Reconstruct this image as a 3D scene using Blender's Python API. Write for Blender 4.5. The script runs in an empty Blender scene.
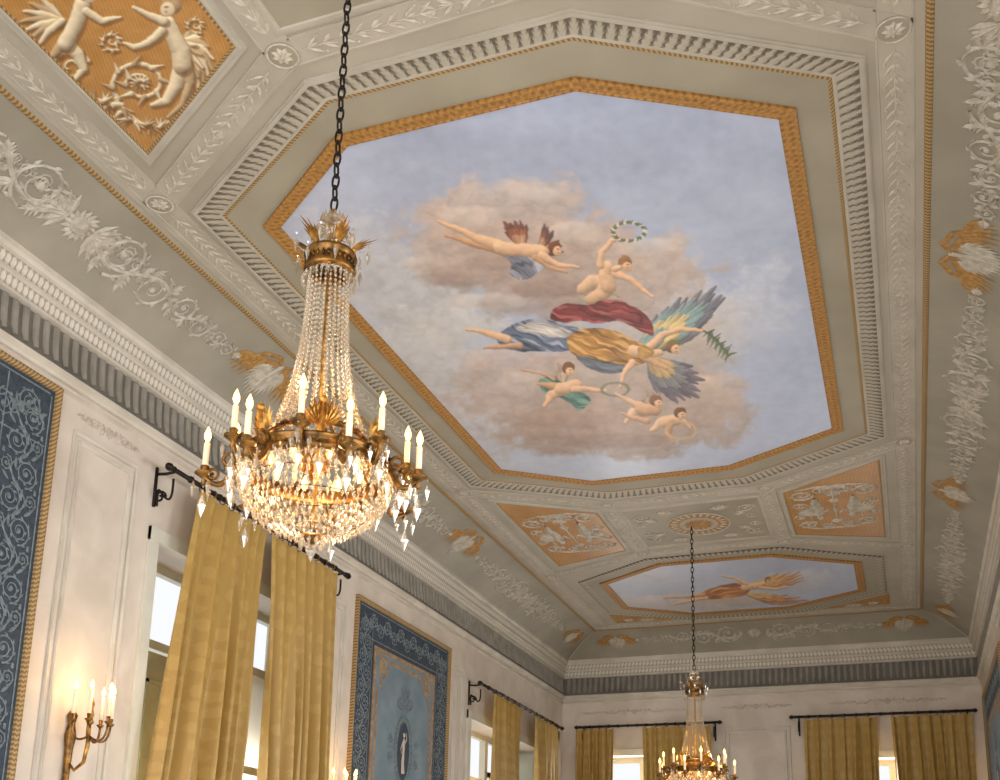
import bpy, math, random
import numpy as np
from mathutils import Vector, Matrix
random.seed(4)
S=bpy.context.scene; COL=S.collection
pi=math.pi; sin=math.sin; cos=math.cos
EYE=1.6      # everything below is measured from eye height, lifted at the end

# ------------------------------------------------------------ colour / material
def l1(x):
    x=x/255.0
    return x/12.92 if x<=.04045 else ((x+.055)/1.055)**2.4
def lin(c): return (l1(c[0]),l1(c[1]),l1(c[2]),1)
def newmat(name):
    m=bpy.data.materials.new(name); m.use_nodes=True
    nt=m.node_tree; return m,nt,nt.nodes['Principled BSDF']
def mat(name,c1,c2=None,scale=4,rough=.6,metal=0,bump=0,bscale=60,detail=4,dist=0,em=None,ems=0):
    m,nt,b=newmat(name)
    b.inputs['Roughness'].default_value=rough; b.inputs['Metallic'].default_value=metal
    tc=nt.nodes.new('ShaderNodeTexCoord')
    n=nt.nodes.new('ShaderNodeTexNoise'); n.inputs['Scale'].default_value=scale
    n.inputs['Detail'].default_value=detail; n.inputs['Distortion'].default_value=dist
    nt.links.new(tc.outputs['Object'],n.inputs['Vector'])
    r=nt.nodes.new('ShaderNodeValToRGB')
    r.color_ramp.elements[0].position=.35; r.color_ramp.elements[1].position=.65
    c2=c2 or tuple(x*.9 for x in c1)
    r.color_ramp.elements[0].color=lin(c2); r.color_ramp.elements[1].color=lin(c1)
    nt.links.new(n.outputs[0],r.inputs[0]); nt.links.new(r.outputs[0],b.inputs['Base Color'])
    if bump:
        n2=nt.nodes.new('ShaderNodeTexNoise'); n2.inputs['Scale'].default_value=bscale
        nt.links.new(tc.outputs['Object'],n2.inputs['Vector'])
        bp=nt.nodes.new('ShaderNodeBump'); bp.inputs['Strength'].default_value=bump; bp.inputs['Distance'].default_value=.02
        nt.links.new(n2.outputs[0],bp.inputs['Height']); nt.links.new(bp.outputs[0],b.inputs['Normal'])
    if em:
        b.inputs['Emission Color'].default_value=lin(em); b.inputs['Emission Strength'].default_value=ems
    return m
def mth(nt,op,a,b=None):
    n=nt.nodes.new('ShaderNodeMath'); n.operation=op
    for i,x in enumerate((a,b)):
        if x is None: continue
        if isinstance(x,(int,float)): n.inputs[i].default_value=x
        else: nt.links.new(x,n.inputs[i])
    return n.outputs[0]
def patmat(name,dark,light,freq,rough=.55,kind='egg',metal=0,bstr=.3):
    """repeating carved pattern running along the moulding (uv.x = metres)"""
    m,nt,b=newmat(name); b.inputs['Roughness'].default_value=rough; b.inputs['Metallic'].default_value=metal
    uv=nt.nodes.new('ShaderNodeUVMap'); sp=nt.nodes.new('ShaderNodeSeparateXYZ'); nt.links.new(uv.outputs[0],sp.inputs[0])
    u,v=sp.outputs[0],sp.outputs[1]
    vv=mth(nt,'ABSOLUTE',mth(nt,'SUBTRACT',mth(nt,'MULTIPLY',v,2),1))
    if kind=='egg':
        s=mth(nt,'ABSOLUTE',mth(nt,'SINE',mth(nt,'MULTIPLY',u,pi*freq)))
        s2=mth(nt,'ABSOLUTE',mth(nt,'SINE',mth(nt,'MULTIPLY',u,pi*freq*3)))
        val=mth(nt,'SUBTRACT',mth(nt,'ADD',s,mth(nt,'MULTIPLY',s2,.3)),mth(nt,'MULTIPLY',mth(nt,'POWER',vv,2),.75))
    elif kind=='leaf':   # upright acanthus leaves: rounded lobes with a midrib and side veins
        s=mth(nt,'ABSOLUTE',mth(nt,'SINE',mth(nt,'MULTIPLY',u,pi*freq)))
        body=mth(nt,'SUBTRACT',mth(nt,'ADD',s,.15),mth(nt,'MULTIPLY',mth(nt,'POWER',v,3),.6))
        vein=mth(nt,'MULTIPLY',mth(nt,'SINE',mth(nt,'ADD',mth(nt,'MULTIPLY',s,9),mth(nt,'MULTIPLY',v,13))),.16)
        val=mth(nt,'ADD',body,vein)
    elif kind=='rope':
        val=mth(nt,'ADD',mth(nt,'MULTIPLY',mth(nt,'SINE',mth(nt,'ADD',mth(nt,'MULTIPLY',u,2*pi*freq),mth(nt,'MULTIPLY',v,3))),.5),.5)
    else:   # fine gilt interlace
        tc=nt.nodes.new('ShaderNodeTexCoord'); nz=nt.nodes.new('ShaderNodeTexNoise'); nz.inputs['Scale'].default_value=34; nz.inputs['Detail'].default_value=4; nt.links.new(tc.outputs['Object'],nz.inputs['Vector'])
        a=mth(nt,'SINE',mth(nt,'MULTIPLY',u,pi*freq)); w=mth(nt,'SUBTRACT',mth(nt,'MULTIPLY',v,2),1)
        d1=mth(nt,'ABSOLUTE',mth(nt,'SUBTRACT',mth(nt,'MULTIPLY',a,.7),w)); d2=mth(nt,'ABSOLUTE',mth(nt,'ADD',mth(nt,'MULTIPLY',a,.7),w))
        val=mth(nt,'SUBTRACT',1.0,mth(nt,'MULTIPLY',mth(nt,'MINIMUM',d1,d2),1.6))
        val=mth(nt,'ADD',mth(nt,'MULTIPLY',val,.28),mth(nt,'MULTIPLY',nz.outputs[0],.8))
    r=nt.nodes.new('ShaderNodeValToRGB'); r.color_ramp.elements[0].position=.25; r.color_ramp.elements[1].position=.8
    r.color_ramp.elements[0].color=lin(dark); r.color_ramp.elements[1].color=lin(light)
    nt.links.new(val,r.inputs[0]); nt.links.new(r.outputs[0],b.inputs['Base Color'])
    bp=nt.nodes.new('ShaderNodeBump'); bp.inputs['Strength'].default_value=bstr; bp.inputs['Distance'].default_value=.01
    nt.links.new(val,bp.inputs['Height']); nt.links.new(bp.outputs[0],b.inputs['Normal'])
    return m
def attrmat(name,rough=.5):
    m,nt,b=newmat(name); a=nt.nodes.new('ShaderNodeAttribute'); a.attribute_name='paint'
    tc=nt.nodes.new('ShaderNodeTexCoord'); n=nt.nodes.new('ShaderNodeTexNoise'); n.inputs['Scale'].default_value=9; n.inputs['Detail'].default_value=6
    nt.links.new(tc.outputs['Object'],n.inputs['Vector'])
    mx=nt.nodes.new('ShaderNodeMix'); mx.data_type='RGBA'; mx.blend_type='SOFT_LIGHT'; mx.inputs[0].default_value=.25
    nt.links.new(a.outputs['Color'],mx.inputs[6]); nt.links.new(n.outputs[0],mx.inputs[7]); nt.links.new(mx.outputs[2],b.inputs['Base Color'])
    b.inputs['Roughness'].default_value=rough
    return m

M={}
M['ceil']=mat('ceiling_plaster',(182,174,160),(168,160,145),1.2,.55,detail=8)
M['field']=mat('ceiling_field',(168,160,143),(155,147,130),1.5,.55,detail=8)
M['band']=mat('band_plaster',(190,183,170),(176,168,154),3,.6)
M['orn']=mat('grisaille_ornament',(210,202,189),(182,173,158),26,.65)
M['orncove']=mat('cove_grisaille',(204,197,184),(174,166,152),18,.65)
M['cove']=mat('cove_plaster',(166,160,146),(151,145,131),1.5,.6,detail=8)
M['white']=mat('cornice_white',(216,209,197),(199,191,179),3,.6)
M['wall']=mat('wall_stucco',(224,213,201),(207,195,182),2.0,.55,detail=10,dist=.6)
M['wallorn']=mat('wall_ornament',(208,197,184),(192,180,168),8,.6)
M['greyf']=mat('frieze_grey',(122,118,111),(104,100,94),3,.6)
M['greyl']=mat('frieze_flute',(160,154,144),(140,135,126),6,.6)
M['goldp']=mat('gold_paint',(188,144,80),(150,108,54),25,.55)
M['brass']=mat('brass',(206,154,76),(126,88,38),20,.28,.8)
M['iron']=mat('dark_iron',(48,40,34),(28,25,23),20,.45,.6)
M['bronze']=mat('aged_bronze',(158,114,56),(78,56,30),22,.32,.75)
M['egg']=patmat('leaf_moulding',(104,96,83),(182,174,159),13,kind='leaf',bstr=.5)
M['goldgui']=patmat('gold_interlace',(122,80,34),(194,144,74),18,kind='gui')
M['dent']=patmat('bead_dentil',(164,156,143),(220,213,201),19)
M['rope']=patmat('gold_rope',(130,102,62),(184,152,102),28,kind='rope')
M['fl']=mat('floor_marble',(228,224,216),(216,212,203),2,.45)  # unseen floor, set pale so it bounces light up
M['navy']=mat('tapestry_navy',(66,77,90),(50,60,73),24,.85,bump=.3)
M['blue']=mat('tapestry_blue',(126,143,153),(110,128,140),3,.8)
M['scroll']=mat('tapestry_scroll',(128,138,142),(98,110,118),30,.85)
M['tan']=mat('tapestry_tan',(172,146,114),(138,112,84),16,.8)
M['winw']=mat('window_paint',(220,218,206),(208,206,192),3,.5)
M['shut']=mat('shutter_paint',(186,188,172),(172,174,156),3,.5)
M['candle']=mat('candle_ivory',(250,236,210),(242,224,194),3,.5,em=(255,206,140),ems=.25)  # slight emission added so the sleeves glow by themselves
M['flame']=mat('flame_bulb',(255,214,130),None,3,.4,em=(255,196,96),ems=9)
# cream panelled shutters: translucency added so daylight brightens the backlit panels
m=bpy.data.materials.new('cream_shutter_translucent'); m.use_nodes=True; nt=m.node_tree; nt.nodes.clear(); M['cream']=m
out=nt.nodes.new('ShaderNodeOutputMaterial'); d_=nt.nodes.new('ShaderNodeBsdfDiffuse'); t_=nt.nodes.new('ShaderNodeBsdfTranslucent'); mx_=nt.nodes.new('ShaderNodeMixShader')
nz_=nt.nodes.new('ShaderNodeTexNoise'); nz_.inputs['Scale'].default_value=3; rp_=nt.nodes.new('ShaderNodeValToRGB'); rp_.color_ramp.elements[0].color=lin((222,214,194)); rp_.color_ramp.elements[1].color=lin((236,229,212))
nt.links.new(nz_.outputs[0],rp_.inputs[0]); nt.links.new(rp_.outputs[0],d_.inputs[0]); nt.links.new(rp_.outputs[0],t_.inputs[0])
mx_.inputs[0].default_value=.35; nt.links.new(d_.outputs[0],mx_.inputs[1]); nt.links.new(t_.outputs[0],mx_.inputs[2]); nt.links.new(mx_.outputs[0],out.inputs[0])
# curtain damask: satin ground, slightly darker floral lozenges
m,nt,b=newmat('curtain_damask'); M['curt']=m
uvn=nt.nodes.new('ShaderNodeUVMap')
vo=nt.nodes.new('ShaderNodeTexVoronoi'); vo.inputs['Scale'].default_value=5.5; vo.inputs['Randomness'].default_value=.35
no=nt.nodes.new('ShaderNodeTexNoise'); no.inputs['Scale'].default_value=22; no.inputs['Detail'].default_value=2; no.inputs['Distortion'].default_value=1.2
nt.links.new(uvn.outputs[0],vo.inputs['Vector']); nt.links.new(uvn.outputs[0],no.inputs['Vector'])
sm=mth(nt,'ADD',mth(nt,'MULTIPLY',vo.outputs['Distance'],1.0),mth(nt,'MULTIPLY',no.outputs[0],.35))
rp=nt.nodes.new('ShaderNodeValToRGB'); rp.color_ramp.elements[0].position=.50; rp.color_ramp.elements[1].position=.56
rp.color_ramp.elements[0].color=lin((186,153,86)); rp.color_ramp.elements[1].color=lin((177,143,76))
nt.links.new(sm,rp.inputs[0]); nt.links.new(rp.outputs[0],b.inputs['Base Color'])
b.inputs['Roughness'].default_value=.42; b.inputs['Specular IOR Level'].default_value=.55
# crystal: cut glass, cheap mix
m=bpy.data.materials.new('crystal'); m.use_nodes=True; nt=m.node_tree; nt.nodes.clear(); M['crys']=m
out=nt.nodes.new('ShaderNodeOutputMaterial'); g=nt.nodes.new('ShaderNodeBsdfGlossy'); g.inputs['Roughness'].default_value=.03; g.inputs['Color'].default_value=(1,.97,.93,1)
t=nt.nodes.new('ShaderNodeBsdfTransparent'); t.inputs['Color'].default_value=(.90,.88,.84,1)
tl=nt.nodes.new('ShaderNodeBsdfTranslucent'); tl.inputs['Color'].default_value=(.85,.76,.60,1)
a1=nt.nodes.new('ShaderNodeMixShader'); a1.inputs[0].default_value=.36; a2=nt.nodes.new('ShaderNodeMixShader'); a2.inputs[0].default_value=.5
nt.links.new(g.outputs[0],a1.inputs[1]); nt.links.new(tl.outputs[0],a1.inputs[2]); nt.links.new(a1.outputs[0],a2.inputs[1]); nt.links.new(t.outputs[0],a2.inputs[2]); nt.links.new(a2.outputs[0],out.inputs[0])

# ------------------------------------------------------------ object helpers
def mkobj(name,V,F,mt,parent=None,smooth=False,loc=(0,0,0),**pr):
    me=bpy.data.meshes.new(name); me.from_pydata([tuple(v) for v in V],[],F); me.update()
    me.materials.append(mt)
    if smooth: me.polygons.foreach_set('use_smooth',[True]*len(me.polygons))
    o=bpy.data.objects.new(name,me); COL.objects.link(o); o.location=loc
    if parent: o.parent=parent
    for k,v in pr.items(): o[k]=v
    return o
def empty(name,loc,**pr):
    o=bpy.data.objects.new(name,None); COL.objects.link(o); o.location=loc; o.empty_display_size=.2
    for k,v in pr.items(): o[k]=v
    return o
TR=[0]
def trim(V,F,mt,smooth=False):
    TR[0]+=1
    return mkobj('trim_%d'%TR[0],V,F,mt,None,smooth,kind='structure')
class B:
    def __init__(s): s.V=[]; s.F=[]
    def add(s,V,F):
        b=len(s.V); s.V+=[Vector(v) for v in V]; s.F+=[tuple(b+i for i in f) for f in F]; return s
    def box(s,x0,x1,y0,y1,z0,z1):
        return s.add([(x0,y0,z0),(x1,y0,z0),(x1,y1,z0),(x0,y1,z0),(x0,y0,z1),(x1,y0,z1),(x1,y1,z1),(x0,y1,z1)],
              [(0,3,2,1),(4,5,6,7),(0,1,5,4),(1,2,6,5),(2,3,7,6),(3,0,4,7)])
    def lathe(s,prof,c=(0,0,0),seg=16,mod=None):
        V=[];n=len(prof)
        for i in range(seg):
            a=2*pi*i/seg
            for (r,z) in prof:
                k=mod(a,z) if mod else 1
                V.append((c[0]+r*k*cos(a),c[1]+r*k*sin(a),c[2]+z))
        F=[(i*n+j,((i+1)%seg)*n+j,((i+1)%seg)*n+j+1,i*n+j+1) for i in range(seg) for j in range(n-1)]
        return s.add(V,F)
    def tube(s,pts,rs,seg=8):
        pts=[Vector(p) for p in pts]
        if isinstance(rs,(int,float)): rs=[rs]*len(pts)
        V=[];N=None
        for i,p in enumerate(pts):
            t=(pts[min(i+1,len(pts)-1)]-pts[max(i-1,0)]).normalized()
            if N is None:
                N=t.cross(Vector((0,0,1)) if abs(t.z)<.9 else Vector((1,0,0))).normalized()
            else: N=(N-t*N.dot(t)).normalized()
            Bn=t.cross(N)
            for k in range(seg):
                a=2*pi*k/seg; V.append(p+(N*cos(a)+Bn*sin(a))*rs[i])
        n=len(pts); F=[(i*seg+k,i*seg+(k+1)%seg,(i+1)*seg+(k+1)%seg,(i+1)*seg+k) for i in range(n-1) for k in range(seg)]
        F+=[tuple(range(seg))[::-1],tuple((n-1)*seg+k for k in range(seg))]
        return s.add(V,F)
    def torus(s,c,R,r,axis='z',seg=24,sg=6,el=1.0):
        pts=[]
        c=Vector(c)
        for i in range(seg+1):
            a=2*pi*i/seg
            if axis=='z': p=(R*cos(a),R*sin(a),0)
            elif axis=='x': p=(0,R*cos(a),R*el*sin(a))
            else: p=(R*cos(a),0,R*el*sin(a))
            pts.append(c+Vector(p))
        return s.tube(pts,r,sg)
    def octa(s,c,r,h,seg=5,up=.5):
        V=[(c[0],c[1],c[2]+h*up),(c[0],c[1],c[2]-h*(1-up))]+[(c[0]+r*cos(2*pi*k/seg),c[1]+r*sin(2*pi*k/seg),c[2]) for k in range(seg)]
        F=[(0,2+k,2+(k+1)%seg) for k in range(seg)]+[(1,2+(k+1)%seg,2+k) for k in range(seg)]
        return s.add(V,F)
    def obj(s,name,mt,parent=None,smooth=False,loc=(0,0,0),**pr): return mkobj(name,s.V,s.F,mt,parent,smooth,loc,**pr)

def octp(cx,cy,hx,hy,kx,ky,dk=0):
    kc=cx+dk
    return [(cx+hx,cy-ky),(cx+hx,cy+ky),(kc+kx,cy+hy),(kc-kx,cy+hy),(cx-hx,cy+ky),(cx-hx,cy-ky),(kc-kx,cy-hy),(kc+kx,cy-hy)]
def rectp(x0,x1,y0,y1): return [(x0,y0),(x1,y0),(x1,y1),(x0,y1)]
def ccw(p):
    a=sum(p[i][0]*p[(i+1)%len(p)][1]-p[(i+1)%len(p)][0]*p[i][1] for i in range(len(p)))
    return p if a>0 else p[::-1]
def offs(path,closed,side):
    n=len(path); out=[]
    def nr(a,b):
        d=Vector((b[0]-a[0],b[1]-a[1])).normalized(); return Vector((d.y,-d.x))*side
    for i in range(n):
        e=[]
        if closed or i>0: e.append(nr(path[i-1],path[i]))
        if closed or i<n-1: e.append(nr(path[i],path[(i+1)%n]))
        if len(e)==2: m=(e[0]+e[1])/(1+e[0].dot(e[1]))
        else: m=e[0]
        out.append(m)
    return out
def sweep(path,prof,mt,closed=True,side=1,parent=None,name=None,tr=None,smooth=False,**pr):
    """profile = [(offset outward, height)], tr maps (a,b,h)->xyz"""
    tr=tr or (lambda a,b,h:(a,b,h))
    off=offs(path,closed,side); n=len(path); k=len(prof)
    V=[];UV=[];F=[];L=[0]
    for i in range(n): L.append(L[-1]+(Vector(path[(i+1)%n])-Vector(path[i])).length)
    pl=[0]
    for j in range(1,k): pl.append(pl[-1]+math.hypot(prof[j][0]-prof[j-1][0],prof[j][1]-prof[j-1][1]))
    segs=n if closed else n-1
    for i in range(segs):
        b=len(V); i2=(i+1)%n
        for (ii,u) in ((i,L[i]),(i2,L[i+1])):
            for j,(o,z) in enumerate(prof):
                V.append(tr(path[ii][0]+off[ii].x*o,path[ii][1]+off[ii].y*o,z)); UV.append((u,pl[j]/pl[-1]))
        F+=[(b+j,b+k+j,b+k+j+1,b+j+1) for j in range(k-1)]
    if name: o=mkobj(name,V,F,mt,parent,smooth,**pr)
    else: o=trim(V,F,mt,smooth)
    me=o.data; ul=me.uv_layers.new(name='UVMap')
    vi=np.zeros(len(me.loops),dtype=np.int32); me.loops.foreach_get('vertex_index',vi)
    ul.data.foreach_set('uv',np.array(UV,dtype=np.float32)[vi].ravel())
    return o

class Orn:
    """low relief ornament drawn on a surface map f(u,v,h)"""
    def __init__(s,f,hs=1.0): s.f=f; s.V=[]; s.F=[]; s.hs=hs
    def add(s,P,F):
        b=len(s.V); s.V+=[s.f(p[0],p[1],p[2]*s.hs) for p in P]; s.F+=[tuple(b+i for i in f) for f in F]
    def leaf(s,u,v,a,L,W,h=.02,bend=0):
        c,n=cos(a),sin(a)
        def q(x,y,z): 
            y+=bend*x*x/L
            return (u+x*c-y*n,v+x*n+y*c,z)
        P=[q(0,0,0),q(.25*L,W*.38,0),q(.55*L,W*.5,0),q(L,0,0),q(.55*L,-W*.5,0),q(.25*L,-W*.38,0),q(.3*L,0,h),q(.6*L,0,h)]
        s.add(P,[(0,1,6),(1,2,7,6),(2,3,7),(3,4,7),(4,5,6,7),(5,0,6)])
    def frond(s,u,v,a,L,W,h=.02,bend=0):
        """lobed acanthus leaf"""
        s.leaf(u,v,a,L,W,h,bend)
        for k,(q,l) in enumerate(((.15,.5),(.35,.45),(.55,.34))):
            y=bend*(q*L)**2/L; px=u+q*L*cos(a)-y*sin(a); py=v+q*L*sin(a)+y*cos(a)
            s.leaf(px,py,a+.75,L*l,W*.55,h*.9); s.leaf(px,py,a-.75,L*l,W*.55,h*.9)
    def stroke(s,P,w,h=.02):
        n=len(P); V=[]
        if isinstance(w,(int,float)): w=[w]*n
        for i,p in enumerate(P):
            a=P[max(i-1,0)];b=P[min(i+1,n-1)]; dx,dy=b[0]-a[0],b[1]-a[1]; l=math.hypot(dx,dy) or 1
            nx,ny=-dy/l,dx/l; ww=w[i]/2
            V+=[(p[0]+nx*ww,p[1]+ny*ww,0),(p[0],p[1],h*min(1,ww/.012)),(p[0]-nx*ww,p[1]-ny*ww,0)]
        F=[]
        for i in range(n-1):
            b=3*i; F+=[(b,b+3,b+4,b+1),(b+1,b+4,b+5,b+2)]
        s.add(V,F)
    def ball(s,u,v,r,h=.03,n=8):
        s.add([(u,v,h)]+[(u+r*.7*cos(2*pi*k/n),v+r*.7*sin(2*pi*k/n),h*.75) for k in range(n)]+[(u+r*cos(2*pi*k/n),v+r*sin(2*pi*k/n),0) for k in range(n)],
              [(0,1+k,1+(k+1)%n) for k in range(n)]+[(1+k,1+n+k,1+n+(k+1)%n,1+(k+1)%n) for k in range(n)])
    def rosette(s,u,v,r,n=8,h=.03):
        for k in range(n): s.leaf(u,v,2*pi*k/n,r,r*.6,h)
        s.ball(u,v,r*.28,h*1.4)
    def ring(s,u,v,r,w,h=.015,n=28,ry=None):
        ry=ry or r
        s.stroke([(u+r*cos(2*pi*k/n),v+ry*sin(2*pi*k/n)) for k in range(n+1)],w,h)
    def spiral(s,u,v,r,a0,turns,d,w,h=.02,lf=True):
        P=[];W=[];N=int(16*turns)
        for i in range(N+1):
            t=i/N; rr=r*(1-.86*t); a=a0+d*turns*2*pi*t
            P.append((u+rr*cos(a),v+rr*sin(a))); W.append(w*(1-.5*t))
        s.stroke(P,W,h)
        s.ball(u,v,r*.18,h*1.3)
        if lf:
            for i in range(1,int(N*.66),2):
                a=a0+d*turns*2*pi*i/N
                s.leaf(P[i][0],P[i][1],a+d*.9,r*.36,r*.17,h,bend=.3*d)
    def acanthus(s,u0,v0,L,d,r0,n=5,w=.03,h=.02,amp=.1,sg=1):
        """running scroll leaving (u0,v0) in direction d, volutes getting smaller"""
        P=[]; cs=[]; tot=sum(.80**k for k in range(n)); x=0
        for k in range(n):
            st=L*(.80**k)/tot; cs.append((x+st*.5,st,r0*.80**k,sg*(1 if k%2==0 else -1))); x+=st
        for (c,st,r,e) in cs:
            for i in range(8):
                t=i/8; P.append((u0+d*(c-st/2+st*t),v0+e*amp*(r/r0)*sin(pi*t)))
        P.append((u0+d*L,v0)); N=len(P)
        s.stroke(P,[w*(1-.6*i/N) for i in range(N)],h)
        for (c,st,r,e) in cs:
            uc=u0+d*c; vc=v0-e*amp*.35*(r/r0)
            s.spiral(uc,vc,r*.9,e*pi/2,1.8,-e*d,w*.8*(.4+.6*r/r0),h)
            for q in (.0,.2,.8):
                uu=u0+d*(c-st/2+st*q); vv=v0+e*amp*(r/r0)*sin(pi*q); ab=0 if d>0 else pi
                s.frond(uu,vv,ab+d*e*1.0,r*.8,r*.22,h,bend=.25*e); s.leaf(uu,vv,ab+d*e*.45,r*.6,r*.18,h); s.frond(uu,vv,ab-d*e*.8,r*.5,r*.16,h)
        s.frond(u0+d*L,v0,0 if d>0 else pi,r0*.6,r0*.2,h)
    def garland(s,P0,P1,step=.10,L=.115,W=.03,flip=True):
        P0=Vector(P0);P1=Vector(P1);D=P1-P0;n=max(2,int(D.length/step));a=math.atan2(D.y,D.x)
        s.stroke([tuple(P0),tuple(P1)],.009,.012)
        for i in range(n):
            p=P0+D*((i+.3)/n)
            g=a if i<n/2 or not flip else a+pi
            s.leaf(p.x,p.y,g+.6,L,W,.014); s.leaf(p.x,p.y,g-.6,L,W,.014); s.leaf(p.x,p.y,g+(.22 if i%2 else -.22),L*.8,W*.8,.014)
            if i%2: s.ball(p.x-sin(a)*.058,p.y+cos(a)*.058,.010,.014,5); s.ball(p.x+sin(a)*.07,p.y-cos(a)*.07,.008,.014,5)
    def trim(s,mt): return trim(s.V,s.F,mt)
    def part(s,name,mt,parent,**pr): return mkobj(name,s.V,s.F,mt,parent,False,**pr)

# ------------------------------------------------------------ room numbers
H=5.0; CX=-2.35
XE0,XE1,YE=-5.12,.38,18.5           # edges of flat ceiling
XW0,XW1,YW=-5.97,1.23,19.35         # wall faces
YB=-3.0; ZF=-EYE
# ---------------- floor / walls
B().box(XW0-.5,XW1+.5,YB,YW+.5,ZF-.1,ZF).obj('floor',M['fl'],kind='structure')
w=B()
def wallx(w,x0,x1,y0,y1,opens,zt=4.5):
    y=y0
    for (a,b_,t) in opens:
        w.box(x0,x1,y,a,ZF,zt); w.box(x0,x1,a,b_,t,zt); y=b_
    w.box(x0,x1,y,y1,ZF,zt)
wallx(w,XW0-.45,XW0,YB,YW+.45,[(7.42,10.0,3.05),(14.75,18.0,2.78)]); w.obj('wall_left',M['wall'],kind='structure')
w=B(); wallx(w,XW1,XW1+.45,YB,YW+.45,[(-1,1.6,2.9),(3.4,6.2,2.9),(8.2,11,2.9)]); w.obj('wall_right',M['wall'],kind='structure')  # unseen window openings, added to let light in
w=B(); x=XW0
for (a,b_,t) in [(-5.35,-3.7,2.85),(-1.2,.75,2.7)]:
    w.box(x,a,YW,YW+.45,ZF,4.5); w.box(a,b_,YW,YW+.45,t,4.5); x=b_
w.box(x,XW1,YW,YW+.45,ZF,4.5); w.obj('wall_far',M['wall'],kind='structure')
# ---------------- ceiling flat + cove
B().box(XE0,XE1,YB,YE,H,H+.1).obj('ceiling',M['ceil'],kind='structure')
path=[(XE0,YB),(XE0,YE),(XE1,YE),(XE1,YB)]
def covz(o): t=min(max(o/.73,0),1); return H-.37*t**1.5
sweep(path,[(.73*i/10,covz(.73*i/10)) for i in range(11)],M['cove'],False,-1,smooth=True)
sweep(path,[(-.03,H),(-.025,H-.012),(-.005,H-.015),(.015,H-.010),(.018,H-.004)],M['rope'],False,-1)
sweep(path,[(-.13,H-.001),(-.125,H-.006),(-.09,H-.006),(-.08,H-.001)],M['band'],False,-1)
sweep(path,[(.70,covz(.70)),(.70,4.61),(.725,4.59),(.725,4.56)],M['white'],False,-1)
sweep(path,[(.725,4.56),(.74,4.55),(.765,4.51),(.77,4.48)],M['dent'],False,-1)
sweep(path,[(.77,4.48),(.75,4.475),(.75,4.45),(.77,4.44)],M['white'],False,-1)
sweep(path,[(.77,4.44),(.785,4.42),(.80,4.38),(.80,4.36)],M['dent'],False,-1)
sweep(path,[(.80,4.36),(.79,4.355),(.79,4.33),(.84,4.325)],M['white'],False,-1)
sweep(path,[(.84,4.325),(.835,4.2),(.82,4.08),(.80,4.0)],M['greyf'],False,-1)
sweep(path,[(.80,4.0),(.78,3.995),(.78,3.97),(.81,3.955),(.82,3.93),(.85,3.925)],M['white'],False,-1)
def flutes(f,u0,u1):
    b=B(); n=int((u1-u0)/.105)
    for i in range(n):
        u=u0+(u1-u0)*(i+.5)/n
        rows=[(4.315,.838,.030),(4.20,.833,.030),(4.10,.822,.028),(4.04,.808,.016)]
        V=[]
        for (z,o,hw) in rows:
            V+=[f(u-hw,o,z),f(u-hw*.5,o-.024,z),f(u+hw*.5,o-.024,z),f(u+hw,o,z)]
        F=[(4*r+c,4*r+c+1,4*r+c+5,4*r+c+4) for r in range(3) for c in range(3)]+[(0,1,2,3),(12,13,14,15)]
        b.add(V,F)
    trim(b.V,b.F,M['greyl'])
flutes(lambda u,o,z:(XE0-o,u,z),YB,YE+.78)
flutes(lambda u,o,z:(XE1+o,u,z),YB,YE+.78)
flutes(lambda u,o,z:(u,YE+o,z),XE0-.78,XE1+.78)

# ---------------- ceiling mouldings
O1=octp(CX,8.65,1.94,3.17,.825,2.47,-.13)
O1o=octp(CX,8.65,2.36,3.66,.86,2.77,-.04)
O2=octp(CX,16.42,1.92,1.43,.80,.72,-.06)
O2o=octp(CX,16.45,2.22,1.70,.95,.88,-.04)
def slab(poly,z,mt): trim([(p[0],p[1],z) for p in poly]+[(p[0],p[1],H) for p in poly],[tuple(range(len(poly)))]+[(i,(i+1)%len(poly),(i+1)%len(poly)+len(poly),i+len(poly)) for i in range(len(poly))],mt)
slab(O1o,H-.006,M['field']); slab(O2o,H-.006,M['field'])
o=O1o
sweep(o,[(-.03,H-.024),(-.025,H-.028),(.0,H-.026),(0,H-.014),(.012,H-.012),(.012,H)],M['band'])
sweep(o,[(-.165,H-.010),(-.13,H-.012),(-.07,H-.020),(-.03,H-.024)],M['egg'])
sweep(o,[(-.19,H-.006),(-.187,H-.011),(-.170,H-.012),(-.165,H-.010)],M['band'])
sweep(o,[(-.215,H-.006),(-.212,H-.010),(-.195,H-.010),(-.19,H-.006)],M['rope'])
sweep(O2o,[(-.11,H-.006),(-.10,H-.010),(-.03,H-.016),(0,H-.014),(0,H)],M['egg'])

# ---------------- leaf garland bands
R=[(CX+2.53,5.72),(CX+2.53,11.63),(CX+.97,12.52),(CX-.97,12.52),(CX-2.53,11.63),(CX-2.53,5.72),(CX-.92,4.76),(CX+.95,4.72)]
R2a=[(CX-2.53,15.15),(CX-.97,14.5),(CX+.97,14.5),(CX+2.53,15.15)]
BP=[('c',R),('o',R2a),('o',[(CX-.97,12.52),(CX-.97,14.5)]),('o',[(CX+.97,12.52),(CX+.97,14.5)]),
    ('o',[(CX+2.53,11.63),(CX+2.53,18.25),(CX-2.53,18.25),(CX-2.53,11.63)]),
    ('o',[(CX-2.53,5.72),(CX-2.53,YB)]),('o',[(CX+2.53,5.72),(CX+2.53,YB)]),('o',[(CX-.92,4.76),(CX-.95,2.9)]),('o',[(CX+.95,4.72),(CX+.95,2.9)])]
ga=Orn(lambda u,v,h:(u,v,H-.007-h),.5); ros=[]
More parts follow.
